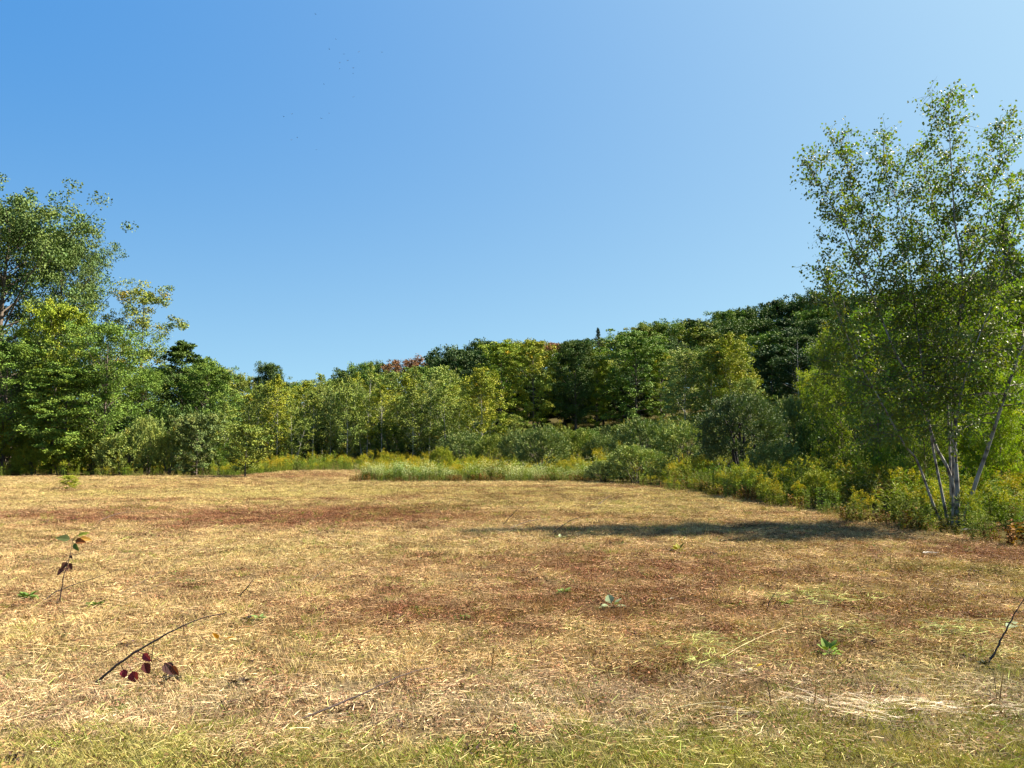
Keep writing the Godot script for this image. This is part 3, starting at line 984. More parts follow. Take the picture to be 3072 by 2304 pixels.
	st.blade(Vector3(0, -0.02, 0), Vector3(0.12, 1, 0.05).normalized(), Vector3(0.05, 0, 0.02), 0.22, 0.006, Color(0.5, 0.5, 0.5))
	var sl := []
	var sc := []
	for k in 900:
		var dd := rf(4.3, 24.0)
		var x := rf(-0.72, 0.72) * dd
		if inside(x, dd) < 0.2:
			continue
		sl.append(Transform3D(Basis(Vector3.UP, rf(0, TAU)) * Basis(Vector3.RIGHT, rf(-0.45, 0.45)).scaled(Vector3.ONE * rf(0.35, 1.3)), at(x, dd)))
		sc.append(tone(Color(0.13, 0.075, 0.05).lerp(STRAW, 0.0 if rng.randf() < 0.7 else 0.7), rf(0.6, 1.2)))
	stuff(mass("dead_stalks", "thin dead weed stalks standing in the mown field", "stalks"), "clump", st.mesh(solid("grass blades", Color(2, 2, 2), 0.7, Color(0.6, 0.62, 0.35), 0.2)), sl, sc)


# ---------------------------------------------------------------- single things lying or standing in the field
func cane(called: String, label: String, category: String, pts: Array, r: float, col: Color, group := "") -> Node3D:
	var root := thing(called, label, category, pts[0], 0.0, group)
	var c := Curve3D.new()
	for k in pts.size():
		var a: Vector3 = pts[maxi(k - 1, 0)]
		var b: Vector3 = pts[mini(k + 1, pts.size() - 1)]
		c.add_point(pts[k] - pts[0], (a - b) * 0.17, (b - a) * 0.17)
	var b := Buf.new()
	var p := PackedVector3Array()
	var rad := PackedFloat32Array()
	var cols := PackedColorArray()
	var n := 22
	for k in n + 1:
		var t := float(k) / n
		p.append(c.sample_baked(c.get_baked_length() * t))
		rad.append(r * 0.85 * (1.0 - 0.75 * t) * rf(0.85, 1.2))
		p[k] += ball() * (r * 0.35 if k > 0 else 0.0)
		cols.append(tone(col, rf(0.7, 1.25)))
	b.tube(p, rad, 6, cols)
	obj("stem", b.mesh(solid("dead wood", Color(1, 1, 1), 0.8)), root)
	return root


# a broad leaf with a midrib fold, an outline of its own and a stalk
func big_leaf(parent: Node3D, from: Vector3, stalk_to: Vector3, dir: Vector3, face: Vector3, l: float, w: float, col: Color, label := "") -> void:
	var b := Buf.new()
	var s := dir.cross(face).normalized()
	var f := s.cross(dir).normalized()
	var m := 7
	var mid := []
	for k in m + 1:
		var t := float(k) / m
		mid.append(stalk_to + dir * (l * t) - f * (l * 0.18 * t * t))
	for k in m + 1:
		var t := float(k) / m
		var half := w * 0.5 * pow(sin(PI * pow(t, 0.72)), 0.8) * (1.0 + 0.08 * sin(t * 30.0)) if k > 0 and k < m else 0.0005
		for q in 3:
			b.v.append(mid[k] + s * (half * (q - 1)) + f * (absf(q - 1) * half * 0.3))
			b.c.append(tone(col, (0.8 if q == 1 else 1.0) * rf(0.88, 1.12)))
	for k in m:
		for q in 2:
			var e := k * 3 + q
			b.i.append_array(PackedInt32Array([e, e + 3, e + 1, e + 1, e + 3, e + 4]))
	var o := obj("leaf", b.mesh(solid("big leaves", Color(1, 1, 1), 0.65, Color(0.7, 0.65, 0.4), 0.2)), parent)
	if label:
		o.set_meta("label", label)
	if from.distance_to(stalk_to) > 0.004:
		var st := Buf.new()
		st.tube(PackedVector3Array([from, from.lerp(stalk_to, 0.5) + Vector3(0, 0.006, 0), stalk_to]), PackedFloat32Array([0.0022, 0.002, 0.0018]), 4, PackedColorArray([tone(col, 0.7)]))
		obj("stalk", st.mesh(solid("dead wood", Color(1, 1, 1), 0.8)), o)


func rosette(called: String, label: String, x: float, d: float, n: int, l: float, col: Color, rise := 0.5, category := "plant") -> void:
	var root := thing(called, label, category, at(x, d), 0.0)
	for k in n:
		var a := k * 2.4 + rf(-0.3, 0.3)
		var e := rf(0.1, 1.0) * rise
		var dir := Vector3(cos(a) * cos(e), sin(e), sin(a) * cos(e))
		var k2 := rf(0.45, 0.85)
		big_leaf(root, Vector3(0, 0.005, 0), Vector3(0, 0.01, 0) + dir * (l * 0.3), dir, (Vector3.UP + ball() * 0.35).normalized(), l * k2, l * k2 * rf(0.5, 0.75), tone(col, rf(0.8, 1.2)))


func field_things() -> void:
	rng.seed = 515
	var bramble := cane("bramble_cane", "dark arching bramble cane with dark red leaves at the lower left", "cane", CANE_A, 0.011, Color(0.045, 0.027, 0.022))
	var withered := cane("withered_sapling", "thin sapling with withered brown leaves and a green and orange top", "sapling", SAP, 0.008, Color(0.045, 0.027, 0.022))
	cane("fallen_stick", "long dark stick slanting out of the hay at bottom centre", "stick", [Vector3(-1.27, 0.00, -4.70), Vector3(-1.08, 0.05, -4.82), Vector3(-0.91, 0.09, -4.94), Vector3(-0.73, 0.15, -5.06), Vector3(-0.61, 0.16, -5.18), Vector3(-0.50, 0.15, -5.30)], 0.008, Color(0.045, 0.027, 0.022))
	cane("bent_stick", "dark stick leaning up from a tuft at the right edge", "stick", [Vector3(3.45, 0.00, -5.77), Vector3(3.53, 0.14, -5.76), Vector3(3.61, 0.28, -5.76), Vector3(3.69, 0.43, -5.75), Vector3(3.78, 0.55, -5.75)], 0.01, Color(0.045, 0.027, 0.022))
	cane("bent_twig", "dark bent twig arching low beside the withered sapling", "stick", [Vector3(-4.94, 0.00, -8.26), Vector3(-4.85, 0.09, -8.35), Vector3(-4.71, 0.15, -8.43), Vector3(-4.51, 0.21, -8.52), Vector3(-4.25, 0.31, -8.60)], 0.007, Color(0.045, 0.027, 0.022))
	cane("thin_twig", "thin twig slanting from the weeds right of the withered sapling", "stick", [Vector3(-4.32, 0.00, -8.52), Vector3(-4.09, 0.15, -8.81), Vector3(-3.80, 0.34, -9.11), Vector3(-3.49, 0.52, -9.40)], 0.004, Color(0.11, 0.075, 0.05))
	cane("dead_twig", "lowest thin brown twig in the hay right of the withered sapling", "stick", [Vector3(-4.14, 0.00, -8.26), Vector3(-3.86, 0.12, -8.44), Vector3(-3.49, 0.23, -8.62), Vector3(-3.10, 0.26, -8.80)], 0.004, Color(0.12, 0.08, 0.05))
	cane("fallen_stick", "straight thin stick lying at the far left edge", "stick", [Vector3(-6.77, 0.00, -10.18), Vector3(-6.35, 0.01, -10.18), Vector3(-5.87, 0.01, -10.18)], 0.006, Color(0.045, 0.027, 0.022))
	cane("leaning_stick", "short straight stick leaning in the hay left of the field middle", "stick", [Vector3(-2.43, 0.00, -9.20), Vector3(-2.32, 0.11, -9.55), Vector3(-2.16, 0.23, -9.90)], 0.006, Color(0.045, 0.027, 0.022))
	cane("leaning_stick", "short dark stick by the brown stubble above the bramble cane", "stick", [Vector3(-2.99, 0.00, -8.65), Vector3(-2.89, 0.10, -8.58), Vector3(-2.80, 0.20, -8.50)], 0.01, Color(0.045, 0.027, 0.022))
	cane("arching_cane", "long dark cane arching at the tip of the birch shadow", "stick", [Vector3(0.69, 0.00, -14.41), Vector3(0.94, 0.18, -14.54), Vector3(1.21, 0.30, -14.67), Vector3(1.62, 0.38, -14.80)], 0.012, Color(0.045, 0.027, 0.022))
	cane("arching_cane", "thin cane arching flat left of the birch shadow", "stick", [Vector3(-0.06, 0.00, -15.73), Vector3(0.33, 0.11, -16.12), Vector3(0.92, 0.16, -16.50)], 0.009, Color(0.045, 0.027, 0.022))
	cane("leaning_stick", "dark stick with a forked tip standing in the golden far field", "stick", [Vector3(-0.20, 0.00, -16.40), Vector3(0.04, 0.26, -16.43), Vector3(0.29, 0.47, -16.47), Vector3(0.35, 0.52, -16.50)], 0.011, Color(0.045, 0.027, 0.022))
	cane("leaning_stick", "short dark stick right of the stick with forked tip", "stick", [Vector3(2.49, 0.00, -22.50), Vector3(2.70, 0.12, -22.75), Vector3(2.96, 0.26, -23.00)], 0.014, Color(0.045, 0.027, 0.022))
	cane("fallen_stick", "thin dark stick lying across the brown band on the left", "stick", [Vector3(-9.02, -0.00, -16.91), Vector3(-8.94, 0.11, -17.27), Vector3(-8.77, 0.17, -17.64), Vector3(-8.31, 0.17, -18.00)], 0.01, Color(0.045, 0.027, 0.022))
	cane("bent_twig", "thin twig standing in the green patch on the right", "stick", [Vector3(2.44, 0.00, -7.59), Vector3(2.49, 0.14, -7.59), Vector3(2.59, 0.27, -7.60), Vector3(2.67, 0.33, -7.60)], 0.006, Color(0.045, 0.027, 0.022))
	cane("straw_stalk", "long pale straw stalk slanting across the brown stubble", "stalk", [Vector3(1.53, 0.00, -5.97), Vector3(1.77, 0.08, -6.11), Vector3(2.03, 0.14, -6.26), Vector3(2.31, 0.19, -6.40)], 0.004, Color(0.5, 0.4, 0.2))
	cane("straw_stalk", "pale straw stalk lying left of the bleached swathe", "stalk", [Vector3(0.88, 0.00, -4.84), Vector3(1.07, 0.06, -4.80), Vector3(1.31, 0.10, -4.75)], 0.005, Color(0.55, 0.45, 0.24))
	# a red leaved bramble cane, arching out of the hay at the lower left
	for L in [[0.25, Vector3(0.10, -0.10, 0.04), 0.085, 0.075, Color(0.17, 0.03, 0.04)], [0.30, Vector3(0.13, -0.07, -0.02), 0.09, 0.06, Color(0.09, 0.025, 0.03)], [0.34, Vector3(0.10, 0.0, 0.03), 0.075, 0.05, Color(0.22, 0.035, 0.06)],
			[0.36, Vector3(0.28, -0.11, 0.02), 0.10, 0.075, Color(0.06, 0.03, 0.03)], [0.38, Vector3(0.33, -0.15, 0.03), 0.08, 0.05, Color(0.15, 0.05, 0.03)], [0.2, Vector3(0.05, -0.05, 0.02), 0.06, 0.05, Color(0.20, 0.03, 0.05)]]:
		var c: Vector3 = CANE_A[0].lerp(CANE_A[CANE_A.size() - 1], L[0])
		var k: float = L[0] * (CANE_A.size() - 1)
		c = CANE_A[int(k)].lerp(CANE_A[int(k) + 1], k - int(k)) - CANE_A[0]
		big_leaf(bramble, c, c + L[1] * 0.7, (L[1] * Vector3(0.4, 1, 0.4) + Vector3(0.02, -0.06, 0) + ball() * 0.02).normalized(), (Vector3(0.2, 0.3, 1) + ball() * 0.4).normalized(), L[2], L[3], L[4])
	# sapling with withered leaves
	for L in [[0.98, Vector3(-0.04, 0.03, 0.02), 0.13, 0.08, Color(0.06, 0.075, 0.03)], [0.97, Vector3(0.07, 0.02, 0.02), 0.12, 0.06, Color(0.22, 0.08, 0.03)], [1.0, Vector3(0.10, 0.08, 0.0), 0.12, 0.05, Color(0.16, 0.19, 0.03)], [0.96, Vector3(0.05, -0.03, 0.03), 0.10, 0.05, Color(0.10, 0.16, 0.04)], [1.0, Vector3(0.13, 0.03, -0.02), 0.12, 0.05, Color(0.30, 0.17, 0.04)],
			[0.64, Vector3(-0.02, -0.03, 0.03), 0.09, 0.06, Color(0.075, 0.035, 0.025)], [0.60, Vector3(0.03, -0.02, 0.02), 0.08, 0.05, Color(0.09, 0.04, 0.03)], [0.52, Vector3(-0.03, -0.02, 0.03), 0.09, 0.06, Color(0.08, 0.035, 0.03)], [0.50, Vector3(0.02, 0.01, 0.03), 0.08, 0.05, Color(0.07, 0.035, 0.025)], [0.72, Vector3(0.02, 0.0, 0.02), 0.06, 0.03, Color(0.09, 0.05, 0.03)]]:
		var k: float = minf(L[0], 0.999) * (SAP.size() - 1)
		var c: Vector3 = SAP[int(k)].lerp(SAP[int(k) + 1], k - int(k)) - SAP[0]
		big_leaf(withered, c, c + L[1] * 0.5, (L[1].normalized() + Vector3(0, -0.35, 0)).normalized(), (Vector3(0, 0.4, 1) + ball() * 0.5).normalized(), L[2], L[3], L[4])
	rosette("broad_leaf_weed", "grey-green broad leaved weed in the middle of the brown stubble", 1.00, 7.84, 6, 0.17, Color(0.17, 0.21, 0.12), 0.7, "plant")
	rosette("broad_leaf_weed", "pale grey-green broad leaf clump at the right edge by the leaning stick", 4.48, 6.98, 4, 0.2, Color(0.22, 0.27, 0.17), 0.6, "plant")
	rosette("yellow_sapling", "small yellow-green seedling with orange leaves below the birch shadow", 2.56, 12.01, 8, 0.17, Color(0.20, 0.19, 0.03), 1.5, "plant")
	rosette("low_weed", "green low weed with a yellow leaf on the brown stubble", 2.79, 7.98, 9, 0.1, Color(0.14, 0.17, 0.04), 0.6, "plant")
	rosette("green_weed", "green nettle patch at the foot of the withered sapling", -5.17, 8.39, 14, 0.13, Color(0.10, 0.17, 0.04), 0.8, "plant")
	rosette("green_weed", "dark green weed right of the withered sapling foot", -4.28, 8.07, 14, 0.12, Color(0.08, 0.14, 0.035), 0.8, "plant")
	rosette("green_weed", "bright green leafy weed above the bramble cane tip", -2.37, 7.38, 12, 0.09, Color(0.11, 0.17, 0.05), 0.7, "plant")
	rosette("dark_weed", "dark purplish weed clump left of the bright leafy weed", -2.50, 7.38, 12, 0.07, Color(0.05, 0.035, 0.04), 0.9, "plant")
	rosette("dark_weed", "dark leafy weed at the foot of the leaning right edge stick", 3.42, 5.72, 16, 0.06, Color(0.045, 0.05, 0.03), 1, "plant")
	rosette("dark_weed", "dark withered clump below the red bramble leaves", -2.39, 5.54, 14, 0.09, Color(0.035, 0.03, 0.025), 0.5, "plant")
	rosette("dark_weed", "dark withered clump right of the red bramble leaves", -1.85, 5.41, 12, 0.08, Color(0.05, 0.035, 0.025), 0.6, "plant")
	rosette("dark_weed", "small dark clump in the straw near the bottom centre", -0.82, 4.62, 12, 0.07, Color(0.04, 0.03, 0.025), 0.5, "plant")
	rosette("pale_seedling", "pale green weed with white leaf undersides left of the birch shadow", 0.84, 13.82, 9, 0.13, Color(0.25, 0.29, 0.16), 0.8, "plant")
	rosette("green_weed", "bright green grass weed in the lower right straw", 2.47, 6.16, 14, 0.13, Color(0.14, 0.21, 0.04), 1.2, "plant")
	rosette("green_weed", "green leafy weed in the middle of the field", 0.56, 8.65, 10, 0.11, Color(0.13, 0.18, 0.05), 0.6, "plant")
	rosette("orange_leaves", "fallen orange leaves at the right edge by the stick", 3.73, 5.88, 4, 0.1, Color(0.36, 0.12, 0.03), 0.2, "leaves")
	rosette("white_leaf", "fallen whitish leaf curling beside a yellow leaf at lower right", 1.68, 5.70, 2, 0.09, Color(0.55, 0.50, 0.40), 0.3, "leaf")
	rosette("yellow_leaf", "fallen yellow leaf standing right of the whitish leaf", 1.75, 5.72, 1, 0.08, Color(0.50, 0.33, 0.03), 1.4, "leaf")
	rosette("yellow_leaf", "curled yellow-orange leaf standing right of the bramble cane tip", -2.40, 6.49, 2, 0.14, Color(0.42, 0.22, 0.03), 1.5, "leaf")
	rosette("red_leaf", "small red leaf left of the curled yellow leaf", -2.60, 6.60, 1, 0.05, Color(0.40, 0.03, 0.02), 1.4, "leaf")
	rosette("pale_leaf", "pale fallen leaf in the brown stubble on the right", 1.65, 8.31, 2, 0.09, Color(0.45, 0.42, 0.33), 0.3, "leaf")
	cane("wood_piece", "short whitish piece of wood at the foot of the right birch stem", "wood", [at(8.77, 15.21, 0.03), at(8.92, 15.24, 0.035), at(9.07, 15.19, 0.03)], 0.018, Color(0.40, 0.36, 0.31))
	cane("wood_piece", "whitish wood chip on the ground left of the birch clump", "wood", [at(6.23, 11.85, 0.03), at(6.34, 11.88, 0.035), at(6.45, 11.83, 0.03)], 0.018, Color(0.40, 0.36, 0.31))


func birds() -> void:
	rng.seed = 12
	for p in BIRDS:
		var b := Buf.new()
		var root := thing("bird", "tiny dark bird flying high in the open sky", "bird", p, rf(0, TAU), "birds flying high over the field")
		b.tube(PackedVector3Array([Vector3(-0.1, 0, 0), Vector3(-0.05, 0, 0), Vector3(0.03, 0.005, 0), Vector3(0.09, 0.0, 0)]), PackedFloat32Array([0.008, 0.028, 0.026, 0.006]), 6, PackedColorArray([Color(0.03, 0.03, 0.035)]))
		obj("body", b.mesh(solid("feathers", Color(1, 1, 1), 0.7)), root)
		for s in [-1.0, 1.0]:
			var w := Buf.new()
			w.leaf(Vector3(0, 0.01, 0.02 * s), Vector3(-0.25, 0.3, s).normalized(), Vector3.UP, 0.2, 0.07, Color(0.035, 0.035, 0.04))
			obj("wing", w.mesh(solid("feathers", Color(1, 1, 1), 0.7)), root)


var TREES := [
	["poplar_big", "poplar_tree", "poplar", -35.48, 53, 20, 12.79, "tallest tree, a big dark poplar at the left edge of the photo", "tree", "tall trees at the left field edge"],
	["poplar_big", "poplar_tree", "poplar", -48.01, 57, 21.56, 13.75, "large dark poplar just beyond the left edge, behind the tallest tree", "tree", "tall trees at the left field edge"],
	["poplar_big", "poplar_tree", "poplar", -34.4, 58, 18.99, 7.7, "dark poplar with a stepped crown right behind the tallest poplar", "tree", "tall trees at the left field edge"],
	["edge_maple", "maple_tree", "bright", -29.47, 49.5, 11.27, 4.18, "bright yellow-green maple in front of the tallest poplar", "tree", "tall trees at the left field edge"],
	["poplar_thin", "poplar_tree", "olive", -29.04, 60, 14.26, 5.43, "slim open poplar with gappy crown and brownish leaf tips", "tree", "tall trees at the left field edge"],
	["ash_loose", "ash_tree", "mid", -25.66, 48.5, 9.82, 5.41, "loose olive green ash tree in front of the slim open poplar", "tree", "tall trees at the left field edge"],
	["ash_loose", "ash_tree", "mid", -31.6, 48, 8.56, 6.08, "loose green ash standing low below the tallest poplar", "tree", "tall trees at the left field edge"],
	["edge_maple", "maple_tree", "mid", -27.62, 47.8, 6.78, 5.48, "mid green maple between the two loose ash trees", "tree", "tall trees at the left field edge"],
	["maple_cone", "maple_tree", "dark", -25.74, 60, 9.98, 5.97, "dark shaded maple at the right end of the left tree group", "tree", "tall trees at the left field edge"],
	["edge_maple", "maple_tree", "mid", -22.6, 57, 7.93, 3.78, "smaller sunlit maple right of the dark shaded maple", "tree", "tall trees at the left field edge"],
	["ash_loose", "ash_tree", "mid", -26.67, 56, 7.66, 3.72, "thin green ash between the slim poplar and the dark maple", "tree", "tall trees at the left field edge"],
	["poplar_big", "poplar_tree", "dark", -43.89, 62, 11.73, 10.47, "dark poplar filling the wood behind the left field edge", "tree", "tall trees at the left field edge"],
	["birch_slim", "birch_tree", "birch", -18.63, 50, 4.66, 1.87, "small lone birch with pale stem right of the left shrubs", "tree", ""],
	["bush", "shrub", "pale", -34.36, 47.8, 3.61, 4.32, "green shrub just off the left edge of the photo", "shrub", "shrubs along the left field edge"],
	["bush", "shrub", "golden", -31.97, 48.3, 3.92, 3.5, "yellow-green shrub at the far left edge", "shrub", "shrubs along the left field edge"],
	["bush", "shrub", "golden", -29.53, 47.8, 2.03, 2.59, "low yellowish shrub second from the left edge", "shrub", "shrubs along the left field edge"],
	["bush", "shrub", "bright", -27.71, 47.6, 2.17, 3.16, "bright low shrub in front of the mid green maple", "shrub", "shrubs along the left field edge"],
	["bush", "shrub", "olive", -26.19, 48.4, 3.2, 3.21, "olive shrub below the loose olive ash tree", "shrub", "shrubs along the left field edge"],
	["bush", "shrub", "pale", -24.04, 47.8, 2.89, 3.46, "pale bushy shrub in the middle of the left row", "shrub", "shrubs along the left field edge"],
	["willow_loose", "shrub", "pale", -23, 48.8, 3.8, 2.65, "pale willow bush left of the layered hawthorn", "shrub", "shrubs along the left field edge"],
	["bush", "shrub", "olive", -21.18, 47.8, 3.03, 2.59, "dense round shrub touching the layered hawthorn", "shrub", "shrubs along the left field edge"],
	["bush_layered", "hawthorn_shrub", "willow", -19.48, 47.8, 3.81, 3.03, "grey-green hawthorn with layered flat branches", "shrub", "shrubs along the left field edge"],
	["bush", "shrub", "mid", -18.81, 49.3, 2.63, 1.78, "small shrub right behind the layered hawthorn", "shrub", "shrubs along the left field edge"],
	["sapling", "young_tree", "olive", -14.97, 43.5, 3.06, 2.31, "small young tree on its own dark stem in the field bay", "tree", ""],
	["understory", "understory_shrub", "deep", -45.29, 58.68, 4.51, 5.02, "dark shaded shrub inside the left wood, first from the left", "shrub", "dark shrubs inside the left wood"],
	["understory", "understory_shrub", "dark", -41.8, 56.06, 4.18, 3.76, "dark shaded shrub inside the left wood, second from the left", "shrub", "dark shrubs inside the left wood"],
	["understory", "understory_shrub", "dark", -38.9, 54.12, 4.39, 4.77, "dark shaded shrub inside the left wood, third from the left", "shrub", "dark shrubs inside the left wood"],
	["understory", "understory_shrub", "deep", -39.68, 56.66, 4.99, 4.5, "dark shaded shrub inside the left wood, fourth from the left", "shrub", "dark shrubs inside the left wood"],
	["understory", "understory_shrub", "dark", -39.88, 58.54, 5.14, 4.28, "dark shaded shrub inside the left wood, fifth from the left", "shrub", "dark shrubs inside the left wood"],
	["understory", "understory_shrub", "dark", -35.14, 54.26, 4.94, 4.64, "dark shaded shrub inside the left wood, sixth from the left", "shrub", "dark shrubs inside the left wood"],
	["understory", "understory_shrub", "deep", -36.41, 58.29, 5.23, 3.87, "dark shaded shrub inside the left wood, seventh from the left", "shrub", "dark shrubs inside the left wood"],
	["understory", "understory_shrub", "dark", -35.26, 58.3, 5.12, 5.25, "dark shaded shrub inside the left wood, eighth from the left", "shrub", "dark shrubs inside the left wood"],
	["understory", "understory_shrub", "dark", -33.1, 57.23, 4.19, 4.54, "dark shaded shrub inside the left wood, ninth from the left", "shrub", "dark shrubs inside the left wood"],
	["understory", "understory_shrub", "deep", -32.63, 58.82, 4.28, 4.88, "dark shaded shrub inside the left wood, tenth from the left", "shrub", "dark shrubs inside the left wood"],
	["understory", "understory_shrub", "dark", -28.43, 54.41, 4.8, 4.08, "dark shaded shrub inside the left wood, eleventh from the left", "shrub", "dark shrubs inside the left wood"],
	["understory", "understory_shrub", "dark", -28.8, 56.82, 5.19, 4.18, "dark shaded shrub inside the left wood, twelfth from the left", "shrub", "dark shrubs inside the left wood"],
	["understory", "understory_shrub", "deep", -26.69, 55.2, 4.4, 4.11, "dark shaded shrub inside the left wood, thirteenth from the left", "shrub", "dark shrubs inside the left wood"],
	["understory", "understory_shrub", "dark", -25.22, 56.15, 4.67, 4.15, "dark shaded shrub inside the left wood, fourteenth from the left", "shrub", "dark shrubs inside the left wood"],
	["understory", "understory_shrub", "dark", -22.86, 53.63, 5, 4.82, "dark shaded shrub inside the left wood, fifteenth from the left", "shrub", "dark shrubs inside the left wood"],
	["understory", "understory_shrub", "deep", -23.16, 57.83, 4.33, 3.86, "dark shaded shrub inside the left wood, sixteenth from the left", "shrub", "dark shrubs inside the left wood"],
	["understory", "understory_shrub", "dark", -20.46, 53.76, 4.43, 3.58, "dark shaded shrub inside the left wood, seventeenth from the left", "shrub", "dark shrubs inside the left wood"],
	["edge_maple", "broadleaf_tree", "dark", -54.02, 70.78, 8.74, 5.46, "dark tree deep inside the left wood, first from the left", "tree", "trees deep inside the left wood"],
	["edge_maple", "broadleaf_tree", "mid", -49, 68.77, 8.56, 5.55, "dark tree deep inside the left wood, second from the left", "tree", "trees deep inside the left wood"],
	["edge_maple", "broadleaf_tree", "deep", -48.01, 70.74, 8.98, 5.3, "dark tree deep inside the left wood, third from the left", "tree", "trees deep inside the left wood"],
	["edge_maple", "broadleaf_tree", "dark", -45.53, 71.73, 8.95, 5.25, "dark tree deep inside the left wood, fourth from the left", "tree", "trees deep inside the left wood"],
	["edge_maple", "broadleaf_tree", "mid", -43.36, 71.59, 9.7, 6.24, "dark tree deep inside the left wood, fifth from the left", "tree", "trees deep inside the left wood"],
	["edge_maple", "broadleaf_tree", "deep", -38.5, 68.56, 8.53, 5.86, "dark tree deep inside the left wood, sixth from the left", "tree", "trees deep inside the left wood"],
	["edge_maple", "broadleaf_tree", "dark", -35.41, 67.74, 9.49, 5.03, "dark tree deep inside the left wood, seventh from the left", "tree", "trees deep inside the left wood"],
	["edge_maple", "broadleaf_tree", "mid", -32.06, 67.24, 8.29, 5.13, "dark tree deep inside the left wood, eighth from the left", "tree", "trees deep inside the left wood"],
	["edge_maple", "broadleaf_tree", "deep", -29.52, 68.19, 9.02, 5.6, "dark tree deep inside the left wood, ninth from the left", "tree", "trees deep inside the left wood"],
	["edge_maple", "broadleaf_tree", "dark", -27.54, 69.11, 8.7, 5.76, "dark tree deep inside the left wood, tenth from the left", "tree", "trees deep inside the left wood"],
	["sapling", "seedling", "golden", -17.38, 30.5, 0.62, 0.7, "wispy yellow-green seedling standing in the far left field", "seedling", ""],
	["hill_oval", "broadleaf_tree", "mid", -35.45, 88, 11.88, 3.72, "green round tree on the skyline behind the birch grove, first from its left end", "tree", "trees on the skyline behind the birch grove"],
	["hill_ragged", "broadleaf_tree", "olive", -36.05, 95, 11.38, 3.44, "olive green tree on the skyline behind the birch grove, second from its left end", "tree", "trees on the skyline behind the birch grove"],
	["hill_round", "broadleaf_tree", "olive", -39.45, 110, 11.36, 4.25, "olive green tree on the skyline behind the birch grove, third from its left end", "tree", "trees on the skyline behind the birch grove"],
	["hill_ragged", "broadleaf_tree", "olive", -40.42, 120, 11.1, 4.34, "olive green tree on the skyline behind the birch grove, fourth from its left end", "tree", "trees on the skyline behind the birch grove"],
	["aspen_tall", "broadleaf_tree", "dark", -37.17, 118, 13.06, 4.41, "dark green tree on the skyline behind the birch grove, fifth from its left end", "tree", "trees on the skyline behind the birch grove"],
	["hill_round", "broadleaf_tree", "mid", -36.27, 125, 9.73, 5.28, "green round tree on the skyline behind the birch grove, sixth from its left end", "tree", "trees on the skyline behind the birch grove"],
	["hill_ragged", "broadleaf_tree", "olive", -34.83, 130, 9.98, 5.49, "olive green tree on the skyline behind the birch grove, seventh from its left end", "tree", "trees on the skyline behind the birch grove"],
	["birch_wispy", "birch_tree", "birch", -27.5, 110, 10.75, 3.05, "thin see-through birch on the skyline behind the birch grove, eighth from its left end", "tree", "trees on the skyline behind the birch grove"],
	["hill_round", "broadleaf_tree", "mid", -28.97, 125, 10, 4.52, "green round tree on the skyline behind the birch grove, ninth from its left end", "tree", "trees on the skyline behind the birch grove"],
	["hill_round", "broadleaf_tree", "dark", -25.81, 120, 11.4, 5.07, "dark green tree on the skyline behind the birch grove, tenth from its left end", "tree", "trees on the skyline behind the birch grove"],
	["hill_round", "broadleaf_tree", "mid", -24.26, 125, 12.18, 4.98, "green round tree on the skyline behind the birch grove, eleventh from its left end", "tree", "trees on the skyline behind the birch grove"],
	["hill_round", "broadleaf_tree", "dark", -21.98, 128, 12.24, 4.94, "dark green tree on the skyline behind the birch grove, twelfth from its left end", "tree", "trees on the skyline behind the birch grove"],
	["hill_ragged", "broadleaf_tree", "red", -18.59, 126, 12.31, 5.32, "reddish brown autumn tree on the skyline behind the birch grove, thirteenth from its left end", "tree", "trees on the skyline behind the birch grove"],
	["hill_ragged", "broadleaf_tree", "red", -15.56, 128, 12.57, 5.1, "reddish brown autumn tree on the skyline behind the birch grove, fourteenth from its left end", "tree", "trees on the skyline behind the birch grove"],
	["hill_oval", "broadleaf_tree", "dark", -12.45, 124, 12.48, 4.49, "dark green tree on the skyline behind the birch grove, fifteenth from its left end", "tree", "trees on the skyline behind the birch grove"],
	["birch_wide", "birch_tree", "birch", -22.01, 66.83, 7.31, 2.69, "slender pale stemmed birch in the front rank of the grove, first from the left", "tree", "birches of the grove"],
	["birch_slim", "birch_tree", "golden", -20.38, 66.99, 8.01, 2.79, "slender pale stemmed birch in the front rank of the grove, second from the left", "tree", "birches of the grove"],
	["birch_twin", "birch_tree", "birch", -18.87, 67.26, 5.74, 2.89, "slender pale stemmed birch in the front rank of the grove, third from the left", "tree", "birches of the grove"],
	["birch_wispy", "birch_tree", "olive", -17.77, 68.9, 6.66, 3.06, "slender pale stemmed birch in the front rank of the grove, fourth from the left", "tree", "birches of the grove"],
	["birch_wide", "birch_tree", "pale", -16.36, 69.58, 7.03, 2.9, "slender pale stemmed birch in the front rank of the grove, fifth from the left", "tree", "birches of the grove"],
	["birch_slim", "birch_tree", "birch", -14.7, 68.87, 7.35, 2.77, "slender pale stemmed birch in the front rank of the grove, sixth from the left", "tree", "birches of the grove"],
	["birch_twin", "birch_tree", "birch", -13.42, 70.69, 9.37, 3.63, "slender pale stemmed birch in the front rank of the grove, seventh from the left", "tree", "birches of the grove"],
	["birch_wispy", "birch_tree", "golden", -11.8, 69.91, 7.33, 2.81, "slender pale stemmed birch in the front rank of the grove, eighth from the left", "tree", "birches of the grove"],
	["birch_wide", "birch_tree", "birch", -10.71, 71.7, 6.4, 3.08, "slender pale stemmed birch in the front rank of the grove, ninth from the left", "tree", "birches of the grove"],
	["birch_slim", "birch_tree", "olive", -8.98, 69.91, 7, 3.2, "slender pale stemmed birch in the front rank of the grove, tenth from the left", "tree", "birches of the grove"],
	["birch_twin", "birch_tree", "pale", -7.77, 71.46, 8.44, 3.67, "slender pale stemmed birch in the front rank of the grove, eleventh from the left", "tree", "birches of the grove"],
